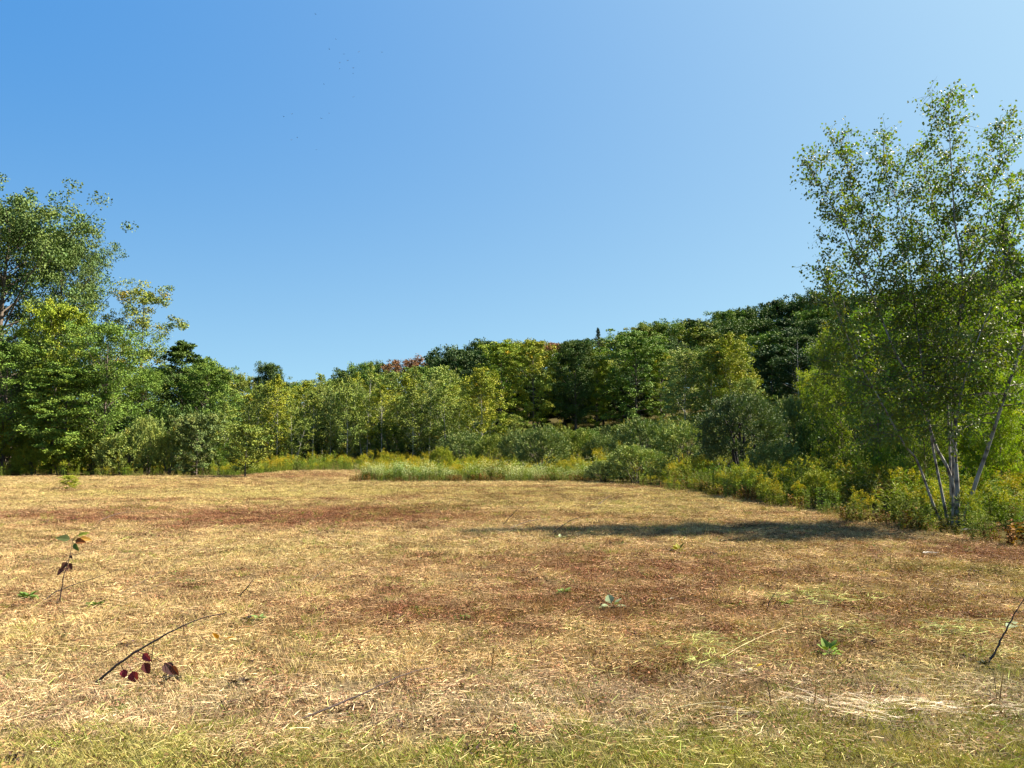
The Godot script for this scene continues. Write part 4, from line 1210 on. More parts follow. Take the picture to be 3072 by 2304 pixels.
	["birch_wispy", "birch_tree", "birch", -6.13, 70.58, 7.26, 3.23, "slender pale stemmed birch in the front rank of the grove, twelfth from the left", "tree", "birches of the grove"],
	["birch_wide", "birch_tree", "birch", -4.82, 70.29, 5.57, 2.44, "slender pale stemmed birch in the front rank of the grove, thirteenth from the left", "tree", "birches of the grove"],
	["birch_spire", "birch_tree", "golden", -2.71, 68, 8.54, 3.77, "bright dense birch spire at the right end of the grove", "tree", "birches of the grove"],
	["birch_wispy", "birch_tree", "birch", -28.84, 78.95, 7.72, 3.61, "birch in the middle rank of the grove, first from the left", "tree", "birches of the grove"],
	["birch_wide", "birch_tree", "golden", -26.43, 77.51, 7.14, 4.25, "birch in the middle rank of the grove, second from the left", "tree", "birches of the grove"],
	["birch_slim", "birch_tree", "olive", -24.23, 76.35, 8.16, 3.64, "birch in the middle rank of the grove, third from the left", "tree", "birches of the grove"],
	["birch_twin", "birch_tree", "birch", -22.2, 76.09, 7.57, 3.14, "birch in the middle rank of the grove, fourth from the left", "tree", "birches of the grove"],
	["birch_wispy", "birch_tree", "golden", -21.21, 78.47, 8.19, 4.09, "birch in the middle rank of the grove, fifth from the left", "tree", "birches of the grove"],
	["birch_wide", "birch_tree", "olive", -19.23, 78.14, 7.86, 3.55, "birch in the middle rank of the grove, sixth from the left", "tree", "birches of the grove"],
	["birch_slim", "birch_tree", "birch", -17.41, 77.78, 8.47, 4.04, "birch in the middle rank of the grove, seventh from the left", "tree", "birches of the grove"],
	["birch_twin", "birch_tree", "golden", -15.74, 78.04, 9.22, 3.92, "birch in the middle rank of the grove, eighth from the left", "tree", "birches of the grove"],
	["birch_wispy", "birch_tree", "olive", -13.91, 77.82, 8.99, 3.54, "birch in the middle rank of the grove, ninth from the left", "tree", "birches of the grove"],
	["birch_wide", "birch_tree", "birch", -12.13, 76.94, 9.18, 3.4, "birch in the middle rank of the grove, tenth from the left", "tree", "birches of the grove"],
	["birch_slim", "birch_tree", "golden", -10.71, 77.76, 8.93, 4.03, "birch in the middle rank of the grove, eleventh from the left", "tree", "birches of the grove"],
	["birch_twin", "birch_tree", "olive", -9.43, 78.78, 9.64, 3.5, "birch in the middle rank of the grove, twelfth from the left", "tree", "birches of the grove"],
	["birch_wispy", "birch_tree", "birch", -7.52, 77.32, 9.12, 3.87, "birch in the middle rank of the grove, thirteenth from the left", "tree", "birches of the grove"],
	["birch_wide", "birch_tree", "golden", -5.96, 77.19, 7.76, 3.09, "birch in the middle rank of the grove, fourteenth from the left", "tree", "birches of the grove"],
	["birch_slim", "birch_tree", "olive", -4.4, 77.69, 6.95, 3.4, "birch in the middle rank of the grove, fifteenth from the left", "tree", "birches of the grove"],
	["birch_twin", "birch_tree", "olive", -31.75, 89.9, 8.03, 4.48, "birch in the back rank of the grove, first from the left", "tree", "trees at the back of the grove"],
	["maple_oval", "maple_tree", "mid", -29.28, 89.79, 8.14, 4.71, "darker maple in the back rank of the grove, second from the left", "tree", "trees at the back of the grove"],
	["birch_wide", "birch_tree", "birch", -26.57, 88.86, 8.26, 4.29, "birch in the back rank of the grove, third from the left", "tree", "trees at the back of the grove"],
	["birch_twin", "birch_tree", "olive", -24.73, 89.97, 8.26, 4.83, "birch in the back rank of the grove, fourth from the left", "tree", "trees at the back of the grove"],
	["maple_oval", "maple_tree", "mid", -22.58, 90.06, 7.99, 4.35, "darker maple in the back rank of the grove, fifth from the left", "tree", "trees at the back of the grove"],
	["birch_wide", "birch_tree", "birch", -20.22, 89.13, 8.76, 4.95, "birch in the back rank of the grove, sixth from the left", "tree", "trees at the back of the grove"],
	["birch_twin", "birch_tree", "olive", -18.68, 90.74, 9.55, 5.17, "birch in the back rank of the grove, seventh from the left", "tree", "trees at the back of the grove"],
	["maple_oval", "maple_tree", "mid", -16.29, 88.18, 9.46, 4.46, "darker maple in the back rank of the grove, eighth from the left", "tree", "trees at the back of the grove"],
	["birch_wide", "birch_tree", "birch", -14.46, 90.02, 9.7, 4.12, "birch in the back rank of the grove, ninth from the left", "tree", "trees at the back of the grove"],
	["birch_twin", "birch_tree", "olive", -12.26, 87.86, 9.75, 4.96, "birch in the back rank of the grove, tenth from the left", "tree", "trees at the back of the grove"],
	["maple_oval", "maple_tree", "mid", -10.31, 89.32, 10.17, 4.74, "darker maple in the back rank of the grove, eleventh from the left", "tree", "trees at the back of the grove"],
	["birch_wide", "birch_tree", "birch", -7.85, 86.03, 10.14, 4.61, "birch in the back rank of the grove, twelfth from the left", "tree", "trees at the back of the grove"],
	["birch_twin", "birch_tree", "olive", -6.2, 88.49, 9.65, 4.8, "birch in the back rank of the grove, thirteenth from the left", "tree", "trees at the back of the grove"],
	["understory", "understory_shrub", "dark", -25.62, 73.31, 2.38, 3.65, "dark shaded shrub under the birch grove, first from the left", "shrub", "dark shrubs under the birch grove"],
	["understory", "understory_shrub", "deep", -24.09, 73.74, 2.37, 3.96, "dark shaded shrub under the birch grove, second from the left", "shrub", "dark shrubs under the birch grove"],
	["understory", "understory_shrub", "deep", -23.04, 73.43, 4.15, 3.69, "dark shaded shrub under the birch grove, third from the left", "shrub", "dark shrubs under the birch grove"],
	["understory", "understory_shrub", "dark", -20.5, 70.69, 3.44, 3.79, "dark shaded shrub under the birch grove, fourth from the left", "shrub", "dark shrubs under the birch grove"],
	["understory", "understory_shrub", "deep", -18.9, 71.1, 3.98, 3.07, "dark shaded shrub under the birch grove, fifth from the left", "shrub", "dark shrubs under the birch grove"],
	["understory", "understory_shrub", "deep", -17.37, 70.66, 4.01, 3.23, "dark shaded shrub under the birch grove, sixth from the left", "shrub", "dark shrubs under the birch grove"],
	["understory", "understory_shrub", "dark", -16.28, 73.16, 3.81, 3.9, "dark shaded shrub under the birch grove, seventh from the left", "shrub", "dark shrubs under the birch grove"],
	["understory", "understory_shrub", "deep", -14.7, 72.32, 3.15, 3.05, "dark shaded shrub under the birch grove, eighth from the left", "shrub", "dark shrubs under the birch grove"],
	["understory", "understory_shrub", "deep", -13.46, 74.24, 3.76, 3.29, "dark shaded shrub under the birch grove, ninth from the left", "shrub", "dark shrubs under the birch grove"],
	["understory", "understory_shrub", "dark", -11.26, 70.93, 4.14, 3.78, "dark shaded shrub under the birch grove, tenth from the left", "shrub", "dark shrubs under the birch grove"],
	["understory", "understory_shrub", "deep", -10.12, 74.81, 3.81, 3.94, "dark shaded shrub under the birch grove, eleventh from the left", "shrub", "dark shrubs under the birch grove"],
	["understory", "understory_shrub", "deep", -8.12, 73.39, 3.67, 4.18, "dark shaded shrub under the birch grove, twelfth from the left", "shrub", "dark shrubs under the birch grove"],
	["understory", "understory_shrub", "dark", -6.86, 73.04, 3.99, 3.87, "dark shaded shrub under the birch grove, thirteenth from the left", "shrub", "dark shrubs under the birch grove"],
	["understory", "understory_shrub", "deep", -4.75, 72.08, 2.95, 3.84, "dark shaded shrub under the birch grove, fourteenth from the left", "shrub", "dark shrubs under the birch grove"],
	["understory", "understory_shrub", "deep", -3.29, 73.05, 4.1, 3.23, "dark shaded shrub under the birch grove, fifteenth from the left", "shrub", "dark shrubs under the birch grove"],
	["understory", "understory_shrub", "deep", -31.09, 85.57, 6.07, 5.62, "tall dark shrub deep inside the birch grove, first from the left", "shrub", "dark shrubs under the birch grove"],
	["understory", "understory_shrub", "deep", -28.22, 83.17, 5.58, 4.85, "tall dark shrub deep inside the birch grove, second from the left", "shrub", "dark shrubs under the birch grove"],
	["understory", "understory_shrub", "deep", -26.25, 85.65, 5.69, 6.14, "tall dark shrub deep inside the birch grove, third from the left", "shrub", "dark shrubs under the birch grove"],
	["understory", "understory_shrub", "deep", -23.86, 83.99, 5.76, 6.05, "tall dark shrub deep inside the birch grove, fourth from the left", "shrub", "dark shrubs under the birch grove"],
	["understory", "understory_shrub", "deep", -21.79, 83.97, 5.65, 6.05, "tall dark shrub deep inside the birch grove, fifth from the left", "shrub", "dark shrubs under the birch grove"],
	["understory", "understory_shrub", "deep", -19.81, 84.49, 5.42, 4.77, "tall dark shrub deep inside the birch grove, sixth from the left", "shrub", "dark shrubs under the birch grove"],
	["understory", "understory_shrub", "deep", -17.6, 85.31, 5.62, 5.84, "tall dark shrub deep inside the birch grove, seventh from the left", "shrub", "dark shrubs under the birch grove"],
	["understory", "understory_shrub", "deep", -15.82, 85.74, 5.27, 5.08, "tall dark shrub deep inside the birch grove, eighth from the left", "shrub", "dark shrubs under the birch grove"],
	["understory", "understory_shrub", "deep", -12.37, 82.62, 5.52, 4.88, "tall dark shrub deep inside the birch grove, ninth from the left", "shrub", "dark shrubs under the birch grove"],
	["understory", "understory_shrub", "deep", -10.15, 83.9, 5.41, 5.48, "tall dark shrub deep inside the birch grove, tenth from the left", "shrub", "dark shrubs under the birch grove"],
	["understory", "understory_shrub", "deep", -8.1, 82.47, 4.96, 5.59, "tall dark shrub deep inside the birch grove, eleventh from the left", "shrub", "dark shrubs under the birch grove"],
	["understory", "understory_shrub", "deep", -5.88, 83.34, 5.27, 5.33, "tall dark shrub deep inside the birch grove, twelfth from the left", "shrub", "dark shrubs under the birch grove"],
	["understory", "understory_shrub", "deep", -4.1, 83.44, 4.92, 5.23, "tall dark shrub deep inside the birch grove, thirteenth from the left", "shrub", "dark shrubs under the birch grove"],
	["hill_round", "broadleaf_tree", "deep", -7.62, 104, 13.09, 7.84, "dark round tree between the grove and the yellow maples", "tree", "big trees in the clearing below the hill"],
	["maple_broad", "maple_tree", "bright", -1.51, 104, 13.2, 7.84, "yellow-green maple directly right of the birch spire", "tree", "big trees in the clearing below the hill"],
	["maple_open", "maple_tree", "golden", 2.87, 103, 13.19, 6.96, "golden maple with an open crown and bare dark stem", "tree", "big trees in the clearing below the hill"],
	["aspen_tall", "aspen_tree", "dark", 8.64, 104, 13.08, 6.52, "dark upright aspen between the golden and the broad maple", "tree", "big trees in the clearing below the hill"],
	["maple_oval", "maple_tree", "bright", 11.79, 107, 11.05, 4.52, "bright maple peeping out right of the dark aspen", "tree", "big trees in the clearing below the hill"],
	["maple_broad", "maple_tree", "mid", 16.94, 105, 13.49, 9.5, "largest broad maple with layered boughs in the clearing", "tree", "big trees in the clearing below the hill"],
	["maple_open", "maple_tree", "bright", 20.66, 107, 10.56, 4.52, "light green maple at the right side of the largest maple", "tree", "big trees in the clearing below the hill"],
	["birch_spire", "birch_tree", "pale", 19.37, 86, 10.75, 5.19, "pale green birch right of the largest maple", "tree", "big trees in the clearing below the hill"],
	["birch_spire", "birch_tree", "birch", 21.83, 84, 10.9, 4.56, "tall pale birch left of the golden birch", "tree", "big trees in the clearing below the hill"],
	["birch_spire", "birch_tree", "golden", 23.61, 83, 11.92, 5.61, "tall golden birch with its bright side to the right", "tree", "big trees in the clearing below the hill"],
	["birch_wide", "birch_tree", "birch", 24.82, 80, 7.16, 3.86, "short leaning birch at the foot of the golden birch", "tree", "big trees in the clearing below the hill"],
	["spruce_low", "spruce_tree", "olive", 0.3, 84, 4.3, 4.46, "low spruce with layered boughs below the yellow maple", "tree", ""],
	["spruce_low", "spruce_tree", "olive", 3.89, 82, 3.31, 2.77, "smaller low spruce right of the layered spruce", "tree", ""],
	["bush", "bush", "olive", 4.97, 76, 3.3, 3.67, "bush in the clearing at the foot of the big maples, second from the left", "bush", "bushes in the clearing"],
	["bush", "bush", "mid", 7.49, 80, 2.9, 4.34, "bush in the clearing at the foot of the big maples, third from the left", "bush", "bushes in the clearing"],
	["bush", "bush", "willow", 10.29, 84, 2.92, 4.56, "bush in the clearing at the foot of the big maples, fourth from the left", "bush", "bushes in the clearing"],
	["bush", "bush", "olive", 11.73, 80, 3.38, 3.86, "bush in the clearing at the foot of the big maples, fifth from the left", "bush", "bushes in the clearing"],
	["bush", "bush", "mid", 13.2, 76, 3.59, 4.13, "bush in the clearing at the foot of the big maples, sixth from the left", "bush", "bushes in the clearing"],
	["bush", "bush", "willow", 2.62, 74, 3.09, 3.12, "bush in the clearing at the foot of the big maples, first from the left", "bush", "bushes in the clearing"],
	["hill_round", "broadleaf_tree", "mid", -9.45, 150, 13.98, 7.54, "green tree crown on the crest of the wooded hill, first from the left", "tree", "trees on the crest of the wooded hill"],
	["hill_oval", "broadleaf_tree", "dark", -5.82, 150, 15.21, 6.44, "dark green tree crown on the crest of the wooded hill, second from the left", "tree", "trees on the crest of the wooded hill"],
	["hill_round", "broadleaf_tree", "dark", -2.63, 155, 14.49, 7.08, "dark green tree crown on the crest of the wooded hill, third from the left", "tree", "trees on the crest of the wooded hill"],
	["aspen_tall", "broadleaf_tree", "olive", 0.58, 160, 14.98, 8.12, "olive green tree crown on the crest of the wooded hill, fourth from the left", "tree", "trees on the crest of the wooded hill"],
	["hill_oval", "broadleaf_tree", "mid", 3.83, 158, 14.59, 5.5, "green tree crown on the crest of the wooded hill, fifth from the left", "tree", "trees on the crest of the wooded hill"],
	["hill_ragged", "broadleaf_tree", "red", 6.98, 160, 14.51, 6.99, "reddish brown tree crown on the crest of the wooded hill, sixth from the left", "tree", "trees on the crest of the wooded hill"],
	["hill_ragged", "broadleaf_tree", "red", 10.47, 160, 13.98, 7.42, "reddish brown tree crown on the crest of the wooded hill, seventh from the left", "tree", "trees on the crest of the wooded hill"],
	["hill_tall", "broadleaf_tree", "deep", 14.09, 166, 14.75, 7.39, "very dark tree crown on the crest of the wooded hill, eighth from the left", "tree", "trees on the crest of the wooded hill"],
	["pine", "pine_tree", "pine", 18.96, 168, 16.72, 4.24, "dark pointed pine on the crest of the wooded hill, ninth from the left", "tree", "trees on the crest of the wooded hill"],
	["hill_oval", "broadleaf_tree", "olive", 21.84, 170, 14.21, 7.59, "olive green tree crown on the crest of the wooded hill, tenth from the left", "tree", "trees on the crest of the wooded hill"],
	["hill_round", "broadleaf_tree", "mid", 25.66, 172, 15.73, 7.86, "green tree crown on the crest of the wooded hill, eleventh from the left", "tree", "trees on the crest of the wooded hill"],
	["aspen_tall", "broadleaf_tree", "olive", 30.69, 178, 17.69, 8.88, "olive green tree crown on the crest of the wooded hill, twelfth from the left", "tree", "trees on the crest of the wooded hill"],
	["hill_round", "broadleaf_tree", "mid", 34.76, 180, 18.3, 9.92, "green tree crown on the crest of the wooded hill, thirteenth from the left", "tree", "trees on the crest of the wooded hill"],
	["hill_ragged", "broadleaf_tree", "olive", 38.47, 180, 17.34, 8.97, "olive green tree crown on the crest of the wooded hill, fourteenth from the left", "tree", "trees on the crest of the wooded hill"],
	["hill_tall", "broadleaf_tree", "deep", 43.72, 186, 18.62, 9.77, "very dark tree crown on the crest of the wooded hill, fifteenth from the left", "tree", "trees on the crest of the wooded hill"],
	["hill_round", "broadleaf_tree", "olive", 48.42, 188, 18.46, 7.91, "olive green tree crown on the crest of the wooded hill, sixteenth from the left", "tree", "trees on the crest of the wooded hill"],
	["aspen_tall", "broadleaf_tree", "mid", 53.38, 190, 20.83, 9.85, "green tree crown on the crest of the wooded hill, seventeenth from the left", "tree", "trees on the crest of the wooded hill"],
	["hill_oval", "broadleaf_tree", "dark", 58.15, 192, 20.98, 8.67, "dark green tree crown on the crest of the wooded hill, eighteenth from the left", "tree", "trees on the crest of the wooded hill"],
	["hill_round", "broadleaf_tree", "dark", 63.33, 195, 20.96, 9.93, "dark green tree crown on the crest of the wooded hill, nineteenth from the left", "tree", "trees on the crest of the wooded hill"],
	["hill_tall", "broadleaf_tree", "deep", 68.49, 196, 23.23, 8.52, "very dark tree crown on the crest of the wooded hill, twentieth from the left", "tree", "trees on the crest of the wooded hill"],
	["hill_round", "broadleaf_tree", "dark", 73.5, 196, 22.93, 12.09, "dark green tree crown on the crest of the wooded hill, twenty-first from the left", "tree", "trees on the crest of the wooded hill"],
	["hill_round", "broadleaf_tree", "dark", 76.31, 190, 24.47, 10.85, "dark green tree crown on the crest of the wooded hill, twenty-second from the left", "tree", "trees on the crest of the wooded hill"],
	["aspen_tall", "broadleaf_tree", "mid", 79.51, 186, 22.08, 11.13, "green tree crown on the crest of the wooded hill, twenty-third from the left", "tree", "trees on the crest of the wooded hill"],
	["hill_round", "broadleaf_tree", "dark", 81.8, 180, 22.1, 12.04, "dark green tree crown on the crest of the wooded hill, twenty-fourth from the left", "tree", "trees on the crest of the wooded hill"],
	["hill_round", "broadleaf_tree", "deep", 84.7, 176, 21.44, 8.74, "very dark tree crown on the crest of the wooded hill, twenty-fifth from the left", "tree", "trees on the crest of the wooded hill"],
	["hill_oval", "broadleaf_tree", "mid", 86.8, 170, 21.25, 9.26, "green tree crown on the crest of the wooded hill, twenty-sixth from the left", "tree", "trees on the crest of the wooded hill"],
	["hill_round", "broadleaf_tree", "dark", 89.09, 165, 20.85, 12.36, "dark green tree crown on the crest of the wooded hill, twenty-seventh from the left", "tree", "trees on the crest of the wooded hill"],
	["hill_round", "broadleaf_tree", "dark", 91.53, 160, 21.69, 9.52, "dark green tree crown on the crest of the wooded hill, twenty-eighth from the left", "tree", "trees on the crest of the wooded hill"],
	["hill_oval", "broadleaf_tree", "mid", 94.05, 155, 22.53, 12.59, "green tree crown on the crest of the wooded hill, twenty-ninth from the left", "tree", "trees on the crest of the wooded hill"],
	["hill_round", "broadleaf_tree", "deep", 96.53, 150, 22.22, 12.03, "very dark tree crown on the crest of the wooded hill, thirtieth from the left", "tree", "trees on the crest of the wooded hill"],
	["hill_oval", "broadleaf_tree", "mid", -8.13, 129, 12.28, 5.32, "green hillside tree, first from left in the upper row below the crest", "tree", "trees on the slope of the wooded hill"],
	["hill_tall", "broadleaf_tree", "dark", -3.96, 130.66, 12.92, 6.86, "dark green hillside tree, second from left in the upper row below the crest", "tree", "trees on the slope of the wooded hill"],
	["hill_oval", "broadleaf_tree", "mid", 0.62, 137.53, 13, 5.61, "green hillside tree, third from left in the upper row below the crest", "tree", "trees on the slope of the wooded hill"],
	["maple_oval", "broadleaf_tree", "olive", 4.54, 136.68, 12.1, 7.44, "olive green hillside tree, fourth from left in the upper row below the crest", "tree", "trees on the slope of the wooded hill"],
	["hill_ragged", "broadleaf_tree", "mid", 9.1, 137.79, 11.67, 7.21, "green hillside tree, fifth from left in the upper row below the crest", "tree", "trees on the slope of the wooded hill"],
	["aspen_tall", "broadleaf_tree", "olive", 13.2, 143.22, 12.31, 6.29, "olive green hillside tree, sixth from left in the upper row below the crest", "tree", "trees on the slope of the wooded hill"],
	["hill_tall", "broadleaf_tree", "mid", 16.3, 144.5, 12.37, 6.57, "green hillside tree, seventh from left in the upper row below the crest", "tree", "trees on the slope of the wooded hill"],
	["hill_tall", "broadleaf_tree", "mid", 23.26, 149.41, 12.32, 7.17, "green hillside tree, eighth from left in the upper row below the crest", "tree", "trees on the slope of the wooded hill"],
	["hill_ragged", "broadleaf_tree", "dark", 26.51, 153.16, 13.5, 8.03, "dark green hillside tree, ninth from left in the upper row below the crest", "tree", "trees on the slope of the wooded hill"],
	["aspen_tall", "broadleaf_tree", "dark", 31.16, 154.8, 13.71, 6.87, "dark green hillside tree, tenth from left in the upper row below the crest", "tree", "trees on the slope of the wooded hill"],
	["hill_tall", "broadleaf_tree", "olive", 39.1, 160.61, 15.75, 8.26, "olive green hillside tree, eleventh from left in the upper row below the crest", "tree", "trees on the slope of the wooded hill"],
	["hill_round", "broadleaf_tree", "olive", 43.54, 162.49, 14.19, 9.97, "olive green hillside tree, twelfth from left in the upper row below the crest", "tree", "trees on the slope of the wooded hill"],
	["hill_ragged", "broadleaf_tree", "dark", 48.79, 164.64, 16.78, 10.22, "dark green hillside tree, thirteenth from left in the upper row below the crest", "tree", "trees on the slope of the wooded hill"],
	["hill_oval", "broadleaf_tree", "dark", 55.3, 167.88, 16.37, 8, "dark green hillside tree, fourteenth from left in the upper row below the crest", "tree", "trees on the slope of the wooded hill"],
	["hill_tall", "broadleaf_tree", "deep", 60.96, 168.56, 16.79, 9.37, "very dark hillside tree, fifteenth from left in the upper row below the crest", "tree", "trees on the slope of the wooded hill"],
	["hill_oval", "broadleaf_tree", "mid", 64.64, 165.31, 17.77, 7.81, "green hillside tree, sixteenth from left in the upper row below the crest", "tree", "trees on the slope of the wooded hill"],
	["hill_tall", "broadleaf_tree", "mid", 66.88, 161.73, 18.19, 8.55, "green hillside tree, seventeenth from left in the upper row below the crest", "tree", "trees on the slope of the wooded hill"],
	["maple_oval", "broadleaf_tree", "dark", 69.85, 156.05, 18.9, 6.16, "dark green hillside tree, eighteenth from left in the upper row below the crest", "tree", "trees on the slope of the wooded hill"],
	["hill_round", "broadleaf_tree", "dark", 71.92, 152.54, 17.57, 9.34, "dark green hillside tree, nineteenth from left in the upper row below the crest", "tree", "trees on the slope of the wooded hill"],
	["hill_round", "broadleaf_tree", "deep", 74.46, 146.51, 17.26, 6.72, "very dark hillside tree, twentieth from left in the upper row below the crest", "tree", "trees on the slope of the wooded hill"],
	["hill_tall", "broadleaf_tree", "mid", 76.71, 141.53, 17.01, 5.8, "green hillside tree, twenty-first from left in the upper row below the crest", "tree", "trees on the slope of the wooded hill"],
	["hill_round", "broadleaf_tree", "dark", 77.93, 139.05, 17.3, 6.66, "dark green hillside tree, twenty-second from left in the upper row below the crest", "tree", "trees on the slope of the wooded hill"],
	["aspen_tall", "broadleaf_tree", "dark", 80.5, 133.86, 18.14, 6.06, "dark green hillside tree, twenty-third from left in the upper row below the crest", "tree", "trees on the slope of the wooded hill"],
	["hill_ragged", "broadleaf_tree", "deep", 81.67, 131.56, 18.34, 6.61, "very dark hillside tree, twenty-fourth from left in the upper row below the crest", "tree", "trees on the slope of the wooded hill"],
	["hill_tall", "broadleaf_tree", "deep", 83.62, 129, 16.95, 7.12, "very dark hillside tree, twenty-fifth from left in the upper row below the crest", "tree", "trees on the slope of the wooded hill"],
	["hill_oval", "broadleaf_tree", "mid", 88.77, 129, 18.32, 7.06, "green hillside tree, twenty-sixth from left in the upper row below the crest", "tree", "trees on the slope of the wooded hill"],
	["hill_ragged", "broadleaf_tree", "mid", -6.89, 113, 8.09, 4.99, "green hillside tree, first from left in the middle row below the crest", "tree", "trees on the slope of the wooded hill"],
	["hill_ragged", "broadleaf_tree", "mid", -2.26, 114.21, 10.33, 6.18, "green hillside tree, second from left in the middle row below the crest", "tree", "trees on the slope of the wooded hill"],
	["hill_ragged", "broadleaf_tree", "dark", 2.24, 117.29, 9.7, 6.55, "dark green hillside tree, third from left in the middle row below the crest", "tree", "trees on the slope of the wooded hill"],
	["hill_oval", "broadleaf_tree", "olive", 5.22, 118.4, 8.45, 5.68, "olive green hillside tree, fourth from left in the middle row below the crest", "tree", "trees on the slope of the wooded hill"],
	["hill_ragged", "broadleaf_tree", "dark", 9.49, 121.37, 8.92, 7.63, "dark green hillside tree, fifth from left in the middle row below the crest", "tree", "trees on the slope of the wooded hill"],
	["hill_round", "broadleaf_tree", "olive", 14.23, 124.49, 10.11, 7.67, "olive green hillside tree, sixth from left in the middle row below the crest", "tree", "trees on the slope of the wooded hill"],
	["aspen_tall", "broadleaf_tree", "dark", 18.8, 127.22, 8.32, 8.38, "dark green hillside tree, seventh from left in the middle row below the crest", "tree", "trees on the slope of the wooded hill"],
	["hill_ragged", "broadleaf_tree", "dark", 25.14, 132.95, 11.83, 8.98, "dark green hillside tree, eighth from left in the middle row below the crest", "tree", "trees on the slope of the wooded hill"],
	["hill_round", "broadleaf_tree", "olive", 30.18, 135.3, 10.19, 8.2, "olive green hillside tree, ninth from left in the middle row below the crest", "tree", "trees on the slope of the wooded hill"],
	["hill_round", "broadleaf_tree", "dark", 35.99, 139.23, 11.26, 7.55, "dark green hillside tree, tenth from left in the middle row below the crest", "tree", "trees on the slope of the wooded hill"],
	["hill_round", "broadleaf_tree", "deep", 41.12, 141.35, 11.01, 6.85, "very dark hillside tree, eleventh from left in the middle row below the crest", "tree", "trees on the slope of the wooded hill"],
	["hill_oval", "broadleaf_tree", "mid", 48.02, 144.55, 12.81, 6.58, "green hillside tree, twelfth from left in the middle row below the crest", "tree", "trees on the slope of the wooded hill"],
	["hill_round", "broadleaf_tree", "deep", 52.52, 145.04, 13.58, 9.88, "very dark hillside tree, thirteenth from left in the middle row below the crest", "tree", "trees on the slope of the wooded hill"],
	["aspen_tall", "broadleaf_tree", "dark", 56.45, 140.42, 15.18, 8.12, "dark green hillside tree, fourteenth from left in the middle row below the crest", "tree", "trees on the slope of the wooded hill"],
	["aspen_tall", "broadleaf_tree", "mid", 59.26, 136.13, 13.61, 8.55, "green hillside tree, fifteenth from left in the middle row below the crest", "tree", "trees on the slope of the wooded hill"],
	["hill_ragged", "broadleaf_tree", "deep", 62.28, 130.55, 13.7, 8.56, "very dark hillside tree, sixteenth from left in the middle row below the crest", "tree", "trees on the slope of the wooded hill"],
	["hill_oval", "broadleaf_tree", "deep", 63.72, 126.83, 13.79, 5.78, "very dark hillside tree, seventeenth from left in the middle row below the crest", "tree", "trees on the slope of the wooded hill"],
	["hill_tall", "broadleaf_tree", "mid", 66.19, 121.23, 14.08, 7, "green hillside tree, eighteenth from left in the middle row below the crest", "tree", "trees on the slope of the wooded hill"],
	["maple_oval", "broadleaf_tree", "deep", 67.84, 117.67, 12.78, 7.21, "very dark hillside tree, nineteenth from left in the middle row below the crest", "tree", "trees on the slope of the wooded hill"],
	["hill_ragged", "broadleaf_tree", "mid", 69.65, 114.18, 14.65, 7.11, "green hillside tree, twentieth from left in the middle row below the crest", "tree", "trees on the slope of the wooded hill"],
	["hill_round", "broadleaf_tree", "deep", 72.52, 111, 15.1, 7.11, "very dark hillside tree, twenty-first from left in the middle row below the crest", "tree", "trees on the slope of the wooded hill"],
	["hill_tall", "broadleaf_tree", "deep", 75.72, 111, 13.85, 7.08, "very dark hillside tree, twenty-second from left in the middle row below the crest", "tree", "trees on the slope of the wooded hill"],
	["hill_oval", "broadleaf_tree", "deep", -6.41, 113, 5.9, 7.62, "very dark hillside tree, first from left in the lower row below the crest", "tree", "trees on the slope of the wooded hill"],
	["hill_ragged", "broadleaf_tree", "deep", -0.91, 113, 7.03, 5.77, "very dark hillside tree, second from left in the lower row below the crest", "tree", "trees on the slope of the wooded hill"],
	["hill_tall", "broadleaf_tree", "dark", 3.74, 113, 7.42, 5.98, "dark green hillside tree, third from left in the lower row below the crest", "tree", "trees on the slope of the wooded hill"],
	["hill_tall", "broadleaf_tree", "deep", 7.74, 113, 7.1, 7.24, "very dark hillside tree, fourth from left in the lower row below the crest", "tree", "trees on the slope of the wooded hill"],
	["hill_round", "broadleaf_tree", "deep", 13.43, 113, 7.76, 8.69, "very dark hillside tree, fifth from left in the lower row below the crest", "tree", "trees on the slope of the wooded hill"],
	["hill_tall", "broadleaf_tree", "deep", 18.52, 113.45, 6.26, 7.51, "very dark hillside tree, sixth from left in the lower row below the crest", "tree", "trees on the slope of the wooded hill"],
	["hill_oval", "broadleaf_tree", "deep", 23.02, 116.1, 8.27, 6.7, "very dark hillside tree, seventh from left in the lower row below the crest", "tree", "trees on the slope of the wooded hill"],
	["hill_ragged", "broadleaf_tree", "dark", 28.67, 120.24, 7.45, 6.72, "dark green hillside tree, eighth from left in the lower row below the crest", "tree", "trees on the slope of the wooded hill"],
	["maple_oval", "broadleaf_tree", "dark", 35.81, 123.22, 8.38, 7.5, "dark green hillside tree, ninth from left in the lower row below the crest", "tree", "trees on the slope of the wooded hill"],
	["hill_tall", "broadleaf_tree", "deep", 41.81, 126, 9.67, 6.89, "very dark hillside tree, tenth from left in the lower row below the crest", "tree", "trees on the slope of the wooded hill"],
	["maple_oval", "broadleaf_tree", "dark", 47.55, 125.7, 11.42, 8.53, "dark green hillside tree, eleventh from left in the lower row below the crest", "tree", "trees on the slope of the wooded hill"],
	["maple_oval", "broadleaf_tree", "mid", 50.23, 120.97, 10.47, 6.16, "green hillside tree, twelfth from left in the lower row below the crest", "tree", "trees on the slope of the wooded hill"],
	["hill_ragged", "broadleaf_tree", "mid", 53.68, 114.53, 11.31, 8.83, "green hillside tree, thirteenth from left in the lower row below the crest", "tree", "trees on the slope of the wooded hill"],
	["maple_oval", "broadleaf_tree", "dark", 55.37, 110.64, 10.04, 6.47, "dark green hillside tree, fourteenth from left in the lower row below the crest", "tree", "trees on the slope of the wooded hill"],
